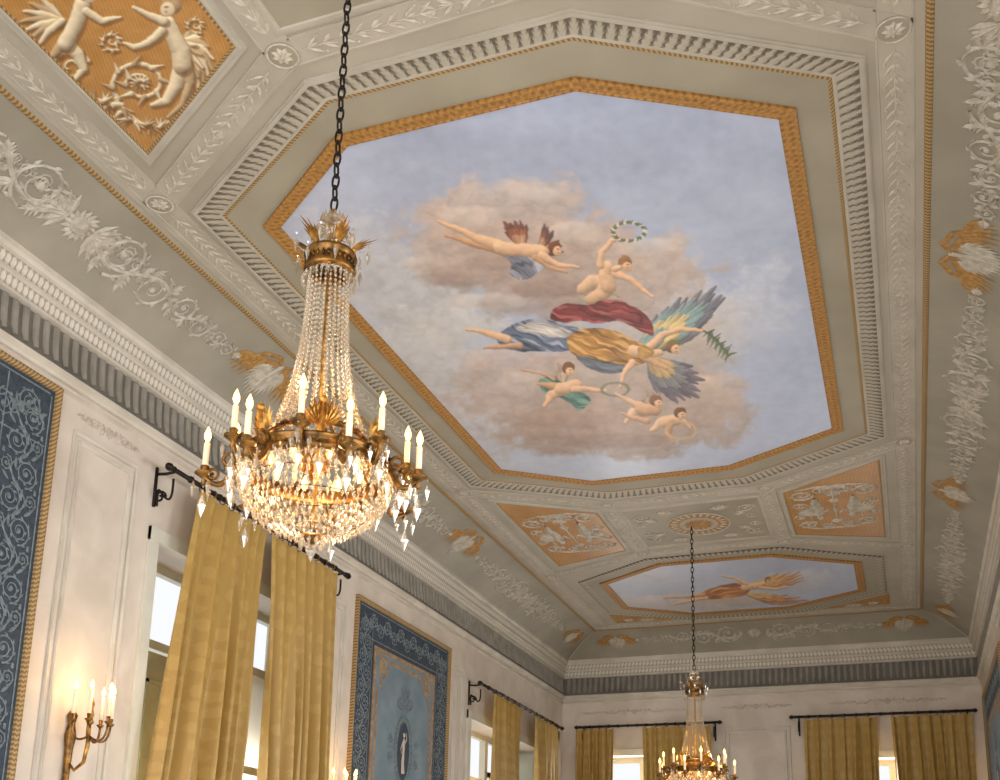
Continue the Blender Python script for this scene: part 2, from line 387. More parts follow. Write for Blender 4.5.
for k,(c,p) in enumerate(BP):
    hw=.105
    sweep(p,[(-hw,H),(-hw,H-.009),(-hw+.012,H-.009),(-hw+.016,H-.004-.0004*k),(hw-.016,H-.004-.0004*k),(hw-.012,H-.009),(hw,H-.009),(hw,H)],M['band'],c=='c',1)
    n=len(p)
    for i in range(n if c=='c' else n-1): 
        a=Vector(p[i]);b_=Vector(p[(i+1)%n]); d=(b_-a).normalized()
        ga.garland(a+d*.14,b_-d*.14)
    ros+=p
ga.trim(M['orn'])
ro=Orn(lambda u,v,h:(u,v,H-.012-h),.5); done=[]
for p in ros:
    if p[1]<2.5 or any((Vector(p)-Vector(q)).length<.1 for q in done): continue
    done.append(p); ro.rosette(p[0],p[1],.07,8,.03); ro.ring(p[0],p[1],.095,.016,.015)
ro.trim(M['orn'])
rb=Orn(lambda u,v,h:(u,v,H-.0100-h))
for p in done: rb.ball(p[0],p[1],.105,.0015,16)
rb.trim(M['field'])

# ---------------- painted panels (colour attribute on a dense grid)
Rm=np.array([[.9382,.3452,.0234],[-.0595,.2276,-.9719],[-.3408,.9105,.2341]])
def image_px(x,y):
    """ceiling points to image pixels through the camera; paintings are drawn in image coordinates"""
    X=np.stack([x,y,np.full_like(x,H)]); c=Rm@X
    return 500+1100*c[0]/c[2],650+1100*c[1]/c[2]
_lat=np.random.default_rng(7).random((256,256))
def vnoise(u,v):
    iu=np.floor(u).astype(int);iv=np.floor(v).astype(int);fu=u-iu;fv=v-iv
    fu=fu*fu*(3-2*fu);fv=fv*fv*(3-2*fv)
    a=_lat[iu%256,iv%256];b=_lat[(iu+1)%256,iv%256];c=_lat[iu%256,(iv+1)%256];d=_lat[(iu+1)%256,(iv+1)%256]
    return (a*(1-fu)+b*fu)*(1-fv)+(c*(1-fu)+d*fu)*fv
def fbm(u,v,o=5):
    s=0;a=.5
    for i in range(o): s=s+a*vnoise(u*2**i+17*i,v*2**i+31*i); a*=.5
    return s/(1-.5**o)
def sst(a,b,x): t=np.clip((x-a)/(b-a),0,1); return t*t*(3-2*t)
class Paint:
    def __init__(s,u,v,c): s.u,s.v=u,v; s.c=np.array(c,float)
    def box(s,x0,x1,y0,y1): return np.nonzero((s.u>x0)&(s.u<x1)&(s.v>y0)&(s.v<y1))[0]
    def cloud(s,cx,cy,rx,ry,col,a=.8,wob=.55,k=0,soft=.34):
        i=s.box(cx-2*rx,cx+2*rx,cy-2*ry,cy+2*ry); u=s.u[i];v=s.v[i]
        n=fbm(u/26+k*9,v/19+k*5)-.5; n=n+.35*(np.abs(fbm(u/13+k,v/10+k*3)-.5)*2-.2)
        q=np.sqrt(((u-cx)/rx)**2+((v-cy)/ry)**2)+n*wob*1.7
        m=a*(1-sst(1-soft,1+soft*.2,q))
        n2=fbm(u/12+3*k,v/8)-.5; n3=np.abs(fbm(u/20+7*k,v/13)-.5)
        c=np.asarray(col,float)[None]*(1+.16*n2[:,None]+.10*((cy-v)/ry)[:,None]-.5*(.12-np.minimum(n3,.12))[:,None])
        s.c[i]+=m[:,None]*(np.clip(c,0,255)-s.c[i])
    def limb(s,P,r,col,sh=.34,a=1,soft=1.0):
        P=np.array(P,float); r=[r] if np.isscalar(r) else list(r); r=np.array(r+[r[-1]]*(len(P)-len(r)),float); R0=r.max()+3
        i=s.box(P[:,0].min()-R0,P[:,0].max()+R0,P[:,1].min()-R0,P[:,1].max()+R0)
        if len(i)==0: return
        u=s.u[i];v=s.v[i]; best=np.full(len(i),1e9); nx=np.zeros(len(i));ny=nx.copy(); rr=np.ones(len(i))
        for k in range(max(1,len(P)-1)):
            A=P[k];D=(P[k+1]-A) if len(P)>1 else np.array([0,.001]); L=(D*D).sum()+1e-9
            t=np.clip(((u-A[0])*D[0]+(v-A[1])*D[1])/L,0,1)
            ra=r[k]+(r[min(k+1,len(r)-1)]-r[k])*t; dx=u-A[0]-t*D[0];dy=v-A[1]-t*D[1]
            q=np.hypot(dx,dy)/ra; w=q<best; best[w]=q[w]; nx[w]=(dx/ra)[w];ny[w]=(dy/ra)[w];rr[w]=ra[w]
        e=soft/rr; m=a*(1-sst(1-e,1+e,best))
        f=1.06-sh*(.25*nx+.65*ny+.25*best**2)+.12*(fbm(u/5,v/4,3)-.5)
        c=np.asarray(col,float)[None]*f[:,None]
        c[:,1]*=np.clip(.82+.18*f,.6,1);c[:,2]*=np.clip(.72+.28*f,.6,1); s.c[i]+=m[:,None]*(np.clip(c,0,255)-s.c[i])
    def pmask(s,P,edge):
        P=np.array(P,float); i=s.box(P[:,0].min()-3,P[:,0].max()+3,P[:,1].min()-3,P[:,1].max()+3)
        u=s.u[i];v=s.v[i]; ins=np.zeros(len(i),bool); dm=np.full(len(i),1e9); n=len(P)
        for k in range(n):
            A=P[k];C=P[(k+1)%n]; D=C-A
            cr=((A[1]>v)!=(C[1]>v))&(u<(C[0]-A[0])*(v-A[1])/((C[1]-A[1]) if C[1]!=A[1] else 1e-9)+A[0]); ins^=cr
            t=np.clip(((u-A[0])*D[0]+(v-A[1])*D[1])/((D*D).sum()+1e-9),0,1); dm=np.minimum(dm,np.hypot(u-A[0]-t*D[0],v-A[1]-t*D[1]))
        sd=np.where(ins,-dm,dm); return i,u,v,1-sst(-edge,edge*.6,sd),dm
    def cloth(s,P,col,d=(1,0),amp=.5,a=1,k=0,w=3.2,hi=None):
        """flowing cloth: streaky folds running along direction d"""
        P=smoothp(P)
        i,u,v,m,dm=s.pmask(P,1.2)
        if len(i)==0: return
        l=math.hypot(*d); dx,dy=d[0]/l,d[1]/l
        bend=fbm(u/16+k,v/14,2)*14
        al=(u*dx+v*dy); ac=(-u*dy+v*dx)+bend*.6
        f=fbm(ac/w+k*3,al/22+k,3)-.5; f2=np.abs(fbm(ac/(w*1.7)+9,al/30,2)-.5)
        g=1+amp*1.1*f-amp*.9*(.10-np.minimum(f2,.10))*5-.14*np.exp(-dm/1.8)
        c=np.asarray(col,float)[None]*g[:,None]
        if hi is not None:
            hm=sst(.05,.2,f)[:,None]; c=c*(1-hm*.65)+np.asarray(hi,float)[None]*hm*.65
        m=m*a; s.c[i]+=m[:,None]*(np.clip(c,0,255)-s.c[i])
    def feathers(s,root,tips,cols,n=10,w=3.4,layers=((1,0),(.74,1),(.5,2))):
        """fan of individual feathers: long primaries, then coverts"""
        tips=[tuple(t) for t in tips]
        for li,(sc,ci) in enumerate(layers):
            m=n+ (2 if li else 0)
            for k in range(m):
                t=k/(m-1)*(len(tips)-1); i=min(int(t),len(tips)-2); f=t-i
                x=tips[i][0]*(1-f)+tips[i+1][0]*f; y=tips[i][1]*(1-f)+tips[i+1][1]*f
                jit=1+.05*((k*7)%3-1); dx,dy=(x-root[0])*sc*jit,(y-root[1])*sc*jit
                c=np.array(cols[ci],float)*(1+.07*((k*5)%3-1)); 
                pts=[(root[0]+dx*q+(-dy)*.06*sin(pi*q),root[1]+dy*q+dx*.06*sin(pi*q)) for q in (.12,.5,.8,1)]
                s.limb(pts,[w*.5,w*(.9-.15*li),w*(.85-.15*li),w*.25],c,.4,.9,.9)
                s.limb([pts[0],pts[2]],[.35],c*.78,0,.4,.5)
    def head(s,x,y,r,hair,skin,d=(1,0)):
        s.limb([(x-d[0]*r*.25,y-d[1]*r*.25-.22*r)],[r*1.05],hair); s.limb([(x-d[0]*r*.7,y-.1*r)],[r*.6],hair); s.limb([(x+d[0]*r*.3,y+d[1]*r*.3+r*.15)],[r*.74],skin,.2)
        s.limb([(x+d[0]*r*.2,y+r*.0),(x+d[0]*r*.6,y+r*.0)],[r*.09],(120,84,64),0,.7,.4); s.limb([(x+d[0]*r*.45,y+r*.5)],[r*.12],(170,96,80),0,.8,.4)
def smoothp(P,n=2):
    P=[tuple(p) for p in P]
    for _ in range(n):
        Q=[]
        for i in range(len(P)):
            a=P[i];b=P[(i+1)%len(P)]; Q+=[(a[0]*.78+b[0]*.22,a[1]*.78+b[1]*.22),(a[0]*.22+b[0]*.78,a[1]*.22+b[1]*.78)]
        P=Q
    return P
def grid_paint(name,poly,z,step,basef,draw,mt,parent,warp=1.1):
    poly=ccw(poly)
    xs=[p[0] for p in poly];ys=[p[1] for p in poly]
    nx=int((max(xs)-min(xs))/step)+1; ny=int((max(ys)-min(ys))/step)+1
    gx=np.linspace(min(xs),max(xs),nx);gy=np.linspace(min(ys),max(ys),ny); X,Y=np.meshgrid(gx,gy); x=X.ravel();y=Y.ravel()
    u,v=image_px(x,y); uw=u+warp*2.2*(fbm(u/7,v/7,3)-.5); vw=v+warp*2.2*(fbm(u/7+40,v/7+11,3)-.5)  # u,v are image pixels of each grid vertex, warped slightly for drawing
    P=Paint(uw,vw,basef(u,v)); draw(P)
    c=np.clip(P.c,0,255)/255; c=np.where(c<=.04045,c/12.92,((c+.055)/1.055)**2.4)
    ii=np.arange(nx*ny).reshape(ny,nx); q=np.stack([ii[:-1,:-1],ii[1:,:-1],ii[1:,1:],ii[:-1,1:]],-1).reshape(-1,4)
    fx=x[q].mean(1);fy=y[q].mean(1); keep=np.ones(len(q),bool); n=len(poly)
    for k in range(n):
        a=poly[k];b_=poly[(k+1)%n]; keep&=((b_[0]-a[0])*(fy-a[1])-(b_[1]-a[1])*(fx-a[0]))>0
    q=q[keep]; me=bpy.data.meshes.new(name)
    me.vertices.add(nx*ny); me.vertices.foreach_set('co',np.stack([x,y,np.full_like(x,z)],-1).astype(np.float32).ravel())
    me.loops.add(len(q)*4); me.loops.foreach_set('vertex_index',q.ravel().astype(np.int32))
    me.polygons.add(len(q)); me.polygons.foreach_set('loop_start',np.arange(0,len(q)*4,4,dtype=np.int32)); me.polygons.foreach_set('loop_total',np.full(len(q),4,dtype=np.int32))
    me.update(calc_edges=True); at=me.color_attributes.new('paint','FLOAT_COLOR','POINT')
    at.data.foreach_set('color',np.concatenate([c,np.ones((len(c),1))],1).astype(np.float32).ravel())
    me.materials.append(mt); o=bpy.data.objects.new(name,me); COL.objects.link(o)
    if parent: o.parent=parent
    return o
M['fresco']=attrmat('fresco_paint',.40)
SK=(224,184,150); SKD=(202,158,124)
def sky(u,v):
    t=np.clip((v-80)/400,0,1)[:,None]; r=np.clip((u-300)/540,0,1)[:,None]
    c=np.array([170,180,208])*(1-t)+np.array([182,192,216])*t
    c=c+(np.array([196,208,238])-c)*.5*r+(np.array([208,207,212])-c)*.6*(1-r)*np.clip(t*1.5,0,1)
    n=(fbm(u/70,v/40)-.5)[:,None]; n2=(fbm(u/9,v/9)-.5)[:,None]
    return c+n*38+n2*10
def fresco(P):
    for (x,y,rx,ry,c,a,k) in [(400,290,95,60,(212,209,209),.65,1),(430,360,90,60,(216,211,208),.65,2),(480,425,80,40,(208,203,207),.6,3),(350,250,60,45,(206,205,212),.6,4),(700,330,60,60,(216,217,226),.6,21),(760,300,40,60,(222,226,240),.5,26)]: P.cloud(x,y,rx,ry,c,a,k=k,wob=.8,soft=.45)
    for (x,y,rx,ry,c,a,k) in [(505,232,104,56,(202,181,172),.88,5),(455,248,54,46,(204,182,171),.85,6),(560,262,98,52,(198,175,164),.88,7),(650,275,70,46,(207,187,176),.86,8),(525,195,64,24,(211,196,190),.75,18),
        (540,300,80,20,(187,166,157),.65,19),(555,392,104,50,(200,179,169),.88,9),(640,398,104,50,(194,170,158),.88,10),(590,432,108,28,(183,158,145),.85,11),(708,408,52,42,(202,182,172),.78,12),(700,330,50,40,(213,207,206),.6,13),(640,345,85,40,(205,188,178),.7,20),(505,365,45,25,(205,187,181),.65,22)]: P.cloud(x,y,rx,ry,c,a,k=k)
    for (x,y,rx,ry,c,k) in [(470,215,32,12,(230,214,205),14),(575,232,38,12,(230,215,204),15),(520,380,38,14,(226,209,200),16),(700,385,32,12,(224,207,196),17),(540,192,34,9,(228,217,212),27),(650,245,40,9,(230,215,204),28),(560,288,55,10,(163,138,127),23),(620,440,70,9,(160,134,120),24),(450,278,34,9,(176,151,140),25),(500,262,40,10,(179,154,142),29),(570,420,45,10,(172,146,133),30),(430,262,30,10,(226,210,201),35),(600,372,40,9,(219,202,193),36),(480,300,50,9,(224,212,206),37)]: P.cloud(x,y,rx,ry,c,.55,k=k,soft=.5)
    # flying figure with grey drapery
    P.feathers((522,247),[(505,230),(505,222),(514,220),(526,222)],[(120,78,66),(160,106,82),(196,150,120)],7,3)
    P.feathers((538,250),[(545,221),(550,228),(562,242),(562,250)],[(100,74,72),(136,94,78),(184,140,112)],6,3)
    P.cloth([(498,248),(520,252),(545,256),(553,264),(540,269),(530,278),(518,279),(508,272),(513,262)],(158,160,178),(.6,.8),.6,k=2,hi=(218,216,220))
    P.limb([(446,234),(468,241),(490,246),(508,250)],[1.6,2.8,4.6,6],SKD); P.limb([(439,220),(458,228),(480,238),(506,247)],[1.3,3.2,4.6,6.6],SK)
    P.limb([(500,246),(514,248),(528,249),(542,250)],[6.8,6.2,6.6,6.4],SK); P.limb([(535,256),(550,266),(566,270)],[3.2,2.4,1.4],SKD); P.limb([(541,254),(558,263),(578,266)],[3.8,2.6,1.4],SK)
    P.head(556,248,6,(116,76,52),SK,(.8,.4))
    P.cloth([(502,252),(516,256),(522,262),(512,262)],(150,150,166),(.6,.5),.5,k=5)
    # figure lifting the wreath
    P.cloth([(580,298),(592,288),(612,284),(622,294),(612,302),(592,304)],(218,200,180),(.9,.3),.4,k=6)
    P.limb([(582,288),(592,280),(606,281)],[5.5,7,7],(218,182,150)); P.limb([(590,298),(602,292),(608,284)],[5,7.5,8.5],(210,174,142))
    P.limb([(608,284),(605,274),(607,266)],[7.4,6.4,6.6],SK); P.limb([(600,264),(602,251),(611,240),(619,235)],[4,3,2.4,1.6],SK)
    P.limb([(615,272),(631,278),(643,289),(653,295)],[4,3,2.2,1.4],SK); P.head(626,263,6.6,(150,106,72),SK,(.6,.5)); P.limb([(614,268),(620,266)],[2.8,2.8],SK)
    for k in range(34):
        a=2*pi*k/34; P.limb([(629+15*cos(a),230+9*sin(a)),(629+17.5*cos(a+.12),230+10.8*sin(a+.12))],[1.2,.6],(216,212,198) if k%3==0 else (98,104,80),0)
    # main winged figure: billowing red cloak, broad tinted wings
    P.feathers((634,352),[(658,312),(676,300),(698,290),(718,287),(722,296),(716,306),(708,316),(702,328)],[(116,118,132),(132,156,158),(206,182,132)],14,5.0,((1,0),(.82,1),(.6,2),(.38,1)))
    P.feathers((648,354),[(694,366),(701,378),(700,390),(692,398),(676,399),(660,393)],[(104,100,114),(128,130,134),(190,160,118)],11,4.3)
    P.cloth([(548,318),(554,307),(568,301),(588,305),(602,297),(624,300),(642,309),(652,322),(656,336),(640,330),(620,319),(600,323),(578,320),(562,322)],(152,68,72),(1,.25),.7,k=1,hi=(202,124,116))
    P.cloth([(498,344),(496,334),(512,323),(532,317),(560,320),(586,330),(590,342),(566,351),(536,350),(514,351)],(122,136,166),(1,.35),.7,k=3,hi=(208,208,212))
    P.cloth([(510,327),(536,319),(560,324),(578,334),(560,338),(534,333)],(218,212,208),(1,.25),.5,k=7)
    P.limb([(484,347),(503,345),(520,345)],[1.2,2.4,3.4],SKD); P.limb([(467,328),(486,331),(508,338)],[1.1,2.8,4.2],SK)
    P.cloth([(566,338),(576,329),(594,326),(614,328),(634,338),(650,346),(652,358),(636,366),(612,364),(588,360),(570,352)],(202,146,76),(1,.4),.6,k=4,hi=(238,200,138))
    P.cloth([(572,352),(596,358),(626,364),(634,368),(612,374),(588,368)],(116,124,138),(1,.3),.6,k=8)
    P.limb([(634,350),(646,352),(660,351)],[6.2,5,3.2],SK); P.limb([(650,345),(662,334),(680,328),(704,329)],[4.2,3.4,2.6,1.5],SK)
    P.limb([(632,362),(624,373),(620,386)],[3.8,2.8,1.7],SK); P.limb([(644,356),(658,363),(666,367)],[3.6,2.6,1.6],SKD)
    P.head(674,347,6.4,(140,98,64),SK,(.9,.2)); P.limb([(668,341),(676,340),(682,343)],[1.1],(110,124,84),0,.9)
    P.cloth([(636,346),(648,344),(656,350),(648,358),(638,358)],(212,164,94),(.6,.6),.5,k=9)
    P.limb([(704,329),(716,338),(728,354)],[.9,.9,.6],(86,96,74),0)
    for k in range(13):
        t=k/12; x=708+22*t; y=331+23*t; P.limb([(x,y),(x+7-3*(k%3),y-3-2*(k%2))],[1.2,.4],(84,98,76),0,.85,.5); P.limb([(x,y),(x-5+3*(k%2),y+5+2*(k%3))],[1.2,.4],(98,112,84),0,.85,.5)
    # small putto with green drapery
    P.feathers((564,382),[(554,374),(558,363),(570,361)],[(176,150,132),(206,184,160),(220,200,176)],5,2.4,((1,0),(.6,1)))
    P.cloth([(536,380),(550,374),(566,384),(586,392),(592,400),(580,412),(570,402),(556,395),(542,391)],(96,142,132),(1,.5),.6,k=11,hi=(156,188,172))
    P.limb([(538,383),(550,385),(562,387)],[1.8,3.6,4.8],SKD); P.limb([(545,405),(551,394),(564,389)],[2,4.4,5.4],SK); P.limb([(560,388),(568,386),(576,384)],[6.2,5.8,5.6],SK)
    P.limb([(574,388),(590,388),(605,390)],[3.2,2.4,1.5],SK); P.limb([(522,369),(540,372),(554,378)],[.7,.8,1.6],SKD); P.head(569,369,5.6,(124,84,56),SK,(.5,.6))
    for k in range(26):
        a=2*pi*k/26; P.limb([(615+13*cos(a),388+6*sin(a)),(615+14.6*cos(a+.15),388+7.4*sin(a+.15))],[.9,.5],(118,126,92),0)
    # pair of putti
    P.feathers((652,406),[(640,398),(646,390),(660,391)],[(170,146,128),(200,178,156),(214,196,176)],5,2.3,((1,0),(.6,1)))
    P.limb([(616,392),(628,400),(642,405)],[1.3,2.6,4],SK); P.limb([(626,421),(633,411),(646,409)],[1.8,4.2,5.6],SK); P.limb([(640,408),(648,409),(656,409)],[6,5.8,5.4],SKD); P.head(657,401,5.6,(130,88,60),SK,(.8,.4))
    P.limb([(652,429),(661,421),(676,419)],[2,4.6,5.4],SK); P.limb([(664,421),(674,420)],[5.6,5.6],SK); P.limb([(672,421),(668,433),(673,441)],[3.6,3,1.8],SKD); P.limb([(622,413),(634,417),(648,420)],[1.2,2.2,3.2],SKD); P.head(681,413,5.4,(112,78,54),SK,(.7,.5)); P.limb([(684,420),(690,426)],[2.2,1.6],SK)
    for k in range(44):
        a=2*pi*k/44; P.limb([(681+15*cos(a),429+8.5*sin(a))],[1.0],(206,176,134),0)
def fresco2(P):
    for (x,y,rx,ry,c,a,k) in [(680,602,70,10,(212,204,202),.7,31),(735,597,50,10,(209,193,184),.6,32),(790,580,40,14,(212,213,220),.6,33),(650,575,30,10,(212,214,223),.6,34)]: P.cloud(x,y,rx,ry,c,a,k=k)
    P.feathers((745,585),[(780,572),(795,571),(805,574),(800,580)],[(188,136,100),(208,160,104),(226,190,128)],6,1.5)
    P.feathers((745,592),[(790,594),(806,598),(800,603),(780,603)],[(176,128,98),(200,146,100),(220,180,124)],6,1.4)
    P.cloth([(698,594),(712,587),(728,583),(746,582),(752,588),(746,594),(728,598),(710,600)],(204,134,84),(1,-.2),.6,k=12,w=2.2,hi=(238,196,146))
    P.limb([(672,604),(690,600),(706,597)],[.7,1.3,2.0],SK); P.limb([(664,597),(688,596),(704,594)],[.6,1.2,1.9],SKD)
    P.limb([(744,587),(756,585),(764,583)],[3.6,3.2,2.0],SK)
    P.limb([(746,583),(734,577),(722,575)],[1.7,1.3,.8],SK); P.limb([(760,587),(776,588),(788,586)],[1.7,1.3,.8],SK); P.head(768,580,2.9,(120,80,54),SK,(.5,.5))
def inset(poly,d):
    o=offs(poly,True,-1); return [(p[0]+q.x*d,p[1]+q.y*d) for p,q in zip(poly,o)]
for (oc,fn,lab,st) in ((O1,fresco,'octagonal sky fresco with winged figures, clouds and gilded frame',.0075),(O2,fresco2,'smaller octagonal fresco of flying orange-robed figure in gilded frame',.012)):
    e=empty('ceiling_painting',(0,0,0),label=lab,category='painting')
    grid_paint('canvas',inset(oc,.06),H-.012,st,sky,fn,M['fresco'],e)
    sweep(oc,[(-.115,H-.013),(-.11,H-.020),(-.095,H-.022),(-.092,H-.018),(-.02,H-.026),(-.018,H-.030),(0,H-.028),(0,H-.006)],M['goldgui'],parent=e,name='gilded_frame')

# ---------------- ochre panels: near-left one flat, its relief shade painted in; others modelled
def trap(sx,y0o,y0i,y1i,y1o):
    return ccw([(CX+sx*1.13,y0i),(CX+sx*2.29,y0o),(CX+sx*2.29,y1o),(CX+sx*1.13,y1i)])
def och(u,v):
    h=np.sin((u*.9-v*.35)*1.9); n=(fbm(u/12,v/12)-.5)[:,None]
    return np.array([184,134,74])[None]+h[:,None]*8+n*26
def puttipanel(P):
    CR=(208,192,164); D=(176,152,120)
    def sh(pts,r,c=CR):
        P.limb([(x+2.2,y+2.6) for x,y in pts],r,(120,80,42),0,.6); P.limb(pts,r,c,.6)  # dark offset copy paints each shape's cast shadow into the colour
    def vol(cx,cy,rx,ry,a0,tn,w,c=CR):
        N=44; pts=[(cx+rx*(1-.85*i/N)*cos(a0+tn*i/N),cy+ry*(1-.85*i/N)*sin(a0+tn*i/N)) for i in range(N+1)]
        sh(pts,[w*(1-.5*i/N) for i in range(N+1)],c)
        for i in range(2,30,3):
            x,y=pts[i]; a=a0+tn*i/N+(.7 if tn>0 else -.7); sh([(x,y),(x+rx*.42*cos(a),y+ry*.42*sin(a))],[w*1.1,.5],c if i%2 else D)
    vol(140,82,29,23,2.4,11.5,2.6); vol(70,66,20,16,-.4,-10,2.2); vol(182,128,17,12,3.6,10,1.9); vol(112,40,12,10,1,9,1.6); vol(196,24,10,8,1,9,1.3)
    sh([(116,98),(124,112),(142,124),(166,126)],[2.6,3,2.6,1.4]); sh([(66,82),(82,94),(102,102),(122,104)],[2,3.2,3.2,2.6])
    for k in range(12):
        a=k*.524; sh([(140+4*cos(a),82+3.2*sin(a)),(140+10*cos(a),82+8*sin(a))],[1.8,.8])
    for (x,y,a) in [(120,112,1.9),(150,125,1.2),(100,102,2.4),(84,94,2.2),(128,118,2.6),(112,106,3.6),(94,98,4.2),(160,126,4.9),(136,122,.7),(108,104,1.6),(74,88,2.8),(146,124,5.4),(172,118,5.6),(124,108,.9),(88,96,1.4),(104,100,5.2)]:
        for da in (-.5,0,.5): sh([(x,y),(x+11*cos(a+da),y+9*sin(a+da))],[2.2,.5],D if x%8 else CR)
    # winged putto, body ending in the scroll
    for k,(x,y) in enumerate([(190,30),(200,36),(208,46),(213,58),(214,70),(212,82),(207,93),(200,102),(192,108)]):
        sh([(180,42),((180+x)/2+5,(42+y)/2-2),(x,y)],[3.6,4.6,1.4],CR if k%2 else D)
    for k,(x,y) in enumerate([(196,44),(201,54),(202,66),(198,76),(192,84)]): sh([(180,44),(x,y)],[3.6,1.6],D if k%2 else CR)
    sh([(182,64),(176,84),(166,100),(152,104)],[9,7.4,5,2.4]); sh([(186,62),(190,82),(182,104),(168,116)],[6,4.6,3,1.6],D)
    sh([(168,24),(174,36),(181,50),(182,64)],[8.8,8.2,8.8,9.4]); sh([(162,30),(148,42),(134,46),(124,42)],[4.8,3.9,3,1.6]); sh([(164,20),(148,14),(134,6)],[4.6,3.5,1.8]); P.head(170,6,10,(160,134,102),CR,(-.8,.3))
    # second putto turned the other way
    for k,(x,y) in enumerate([(40,-4),(30,2),(24,10),(21,20),(23,30),(30,38),(38,44)]): sh([(62,20),((60+x)/2,(22+y)/2-3),(x,y)],[3.6,4,1.4],D if k%2 else CR)
    sh([(66,40),(78,54),(84,68),(74,80)],[8,6,4,2]); sh([(62,44),(52,56),(54,68)],[6,4,2],D); sh([(82,4),(78,18),(72,30),(66,42)],[8.2,7.8,8.2,8.4]); sh([(86,10),(102,20),(120,16)],[4.5,3.5,1.8]); P.head(88,-8,9.5,(160,134,102),CR,(.8,.3))
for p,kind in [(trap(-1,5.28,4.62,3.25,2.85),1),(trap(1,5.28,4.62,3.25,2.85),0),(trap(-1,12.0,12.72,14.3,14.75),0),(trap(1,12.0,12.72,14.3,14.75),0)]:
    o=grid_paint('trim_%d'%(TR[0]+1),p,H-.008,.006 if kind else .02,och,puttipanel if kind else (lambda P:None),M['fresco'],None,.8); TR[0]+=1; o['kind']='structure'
    if not kind:
        q=Orn(lambda u,v,h:(u,v,H-.010-h),.8); cx=sum(a[0] for a in p)/4; cy=sum(a[1] for a in p)/4
        for d in (-1,1):
            x=cx+d*.2
            q.stroke([(x+d*.02,cy-.42),(x+d*.03,cy-.25),(x,cy-.05),(x+d*.01,cy+.16),(x,cy+.2)],[.05,.10,.13,.12,.06],.03)
            q.ball(x-d*.01,cy+.25,.05,.04); q.stroke([(x-d*.03,cy+.12),(x-d*.11,cy+.02),(x-d*.15,cy+.14)],[.05,.04,.02]); q.stroke([(x+d*.04,cy+.12),(x+d*.12,cy+.2),(x+d*.1,cy+.32)],[.05,.04,.02])
            for k in range(8): q.leaf(x+d*.05,cy+.12,-pi/2+d*(.15+.22*k),.34-.02*k,.045)
            q.spiral(cx+d*.36,cy+.5,.13,0,1.8,d,.028); q.spiral(cx+d*.36,cy-.56,.15,0,1.8,-d,.028); q.spiral(cx+d*.14,cy-.66,.1,0,1.6,d,.022); q.spiral(cx+d*.12,cy+.56,.09,0,1.6,-d,.022); q.spiral(cx+d*.42,cy-.2,.09,0,1.6,d,.02); q.spiral(cx+d*.44,cy+.2,.08,0,1.6,d,.018)
            q.stroke([(cx,cy-.78),(cx+d*.2,cy-.79),(cx+d*.42,cy-.72)],[.03,.03,.01]); q.stroke([(cx,cy+.68),(cx+d*.2,cy+.68),(cx+d*.38,cy+.62)],[.03,.03,.01])
            q.frond(cx+d*.05,cy-.8,pi/2+d*1.0,.25,.06); q.frond(cx+d*.08,cy-.45,-pi/2-d*.5,.2,.06)
        q.rosette(cx,cy+.42,.08); q.stroke([(cx,cy-.75),(cx,cy-.3),(cx,cy+.35)],[.05,.03,.02]); q.rosette(cx,cy-.3,.07); q.leaf(cx,cy-.1,pi/2,.3,.06)
        q.trim(M['orncove'])
    sweep(p,[(-.02,H-.008),(-.015,H-.015),(.0,H-.016),(.01,H-.012),(.035,H-.012),(.04,H)],M['band'])
    sweep(p,[(-.042,H-.009),(-.038,H-.012),(-.025,H-.012),(-.02,H-.009)],M['rope'])
# rectangular panels with round rose
for (yc) in (13.52,3.86):
    rc=rectp(CX-.86,CX+.86,yc-.74,yc+.74)
    slab(rc,H-.005,M['field']); sweep(rc,[(-.03,H-.005),(-.02,H-.013),(0,H-.013),(.02,H-.009),(.03,H)],M['band'])
    q=Orn(lambda u,v,h:(u,v,H-.012-h),.45)
    q.ring(CX,yc,.40,.025,.02,40)
    for k in range(24): q.leaf(CX+.27*cos(k*pi/12),yc+.27*sin(k*pi/12),k*pi/12,.11,.045)
    for sx in (-1,1):
        for sy in (-1,1): q.spiral(CX+sx*.66,yc+sy*.42,.12,0,1.8,sx*sy,.022); q.spiral(CX+sx*.7,yc+sy*.16,.08,0,1.6,-sx*sy,.018); q.frond(CX+sx*.48,yc+sy*.2,math.atan2(sy,sx),.22,.05); q.frond(CX+sx*.2,yc+sy*.5,math.atan2(sy*.2,sx),.3,.05); q.leaf(CX+sx*.3,yc+sy*.46,math.atan2(sy*.7,sx),.2,.05)
    q.trim(M['orn'])
    q=Orn(lambda u,v,h:(u,v,H-.010-h)); q.ball(CX,yc,.38,.001,32); q.trim(M['goldp'])
    q=Orn(lambda u,v,h:(u,v,H-.014-h)); q.ball(CX,yc,.25,.002,32); q.trim(M['band'])
    q=Orn(lambda u,v,h:(u,v,H-.017-h)); q.rosette(CX,yc,.2,16,.008); q.trim(M['goldp'])
for sx in (-1,1):
    p=ccw([(CX+sx*2.25,17.5),(CX+sx*2.25,18.08),(CX+sx*1.2,18.08)])
    slab(p,H-.004,M['goldp']); q=Orn(lambda u,v,h:(u,v,H-.006-h),.4); q.rosette(CX+sx*2.0,17.93,.1); q.frond(CX+sx*1.88,17.98,pi/2+sx*pi/2,.4,.06); q.trim(M['orn'])

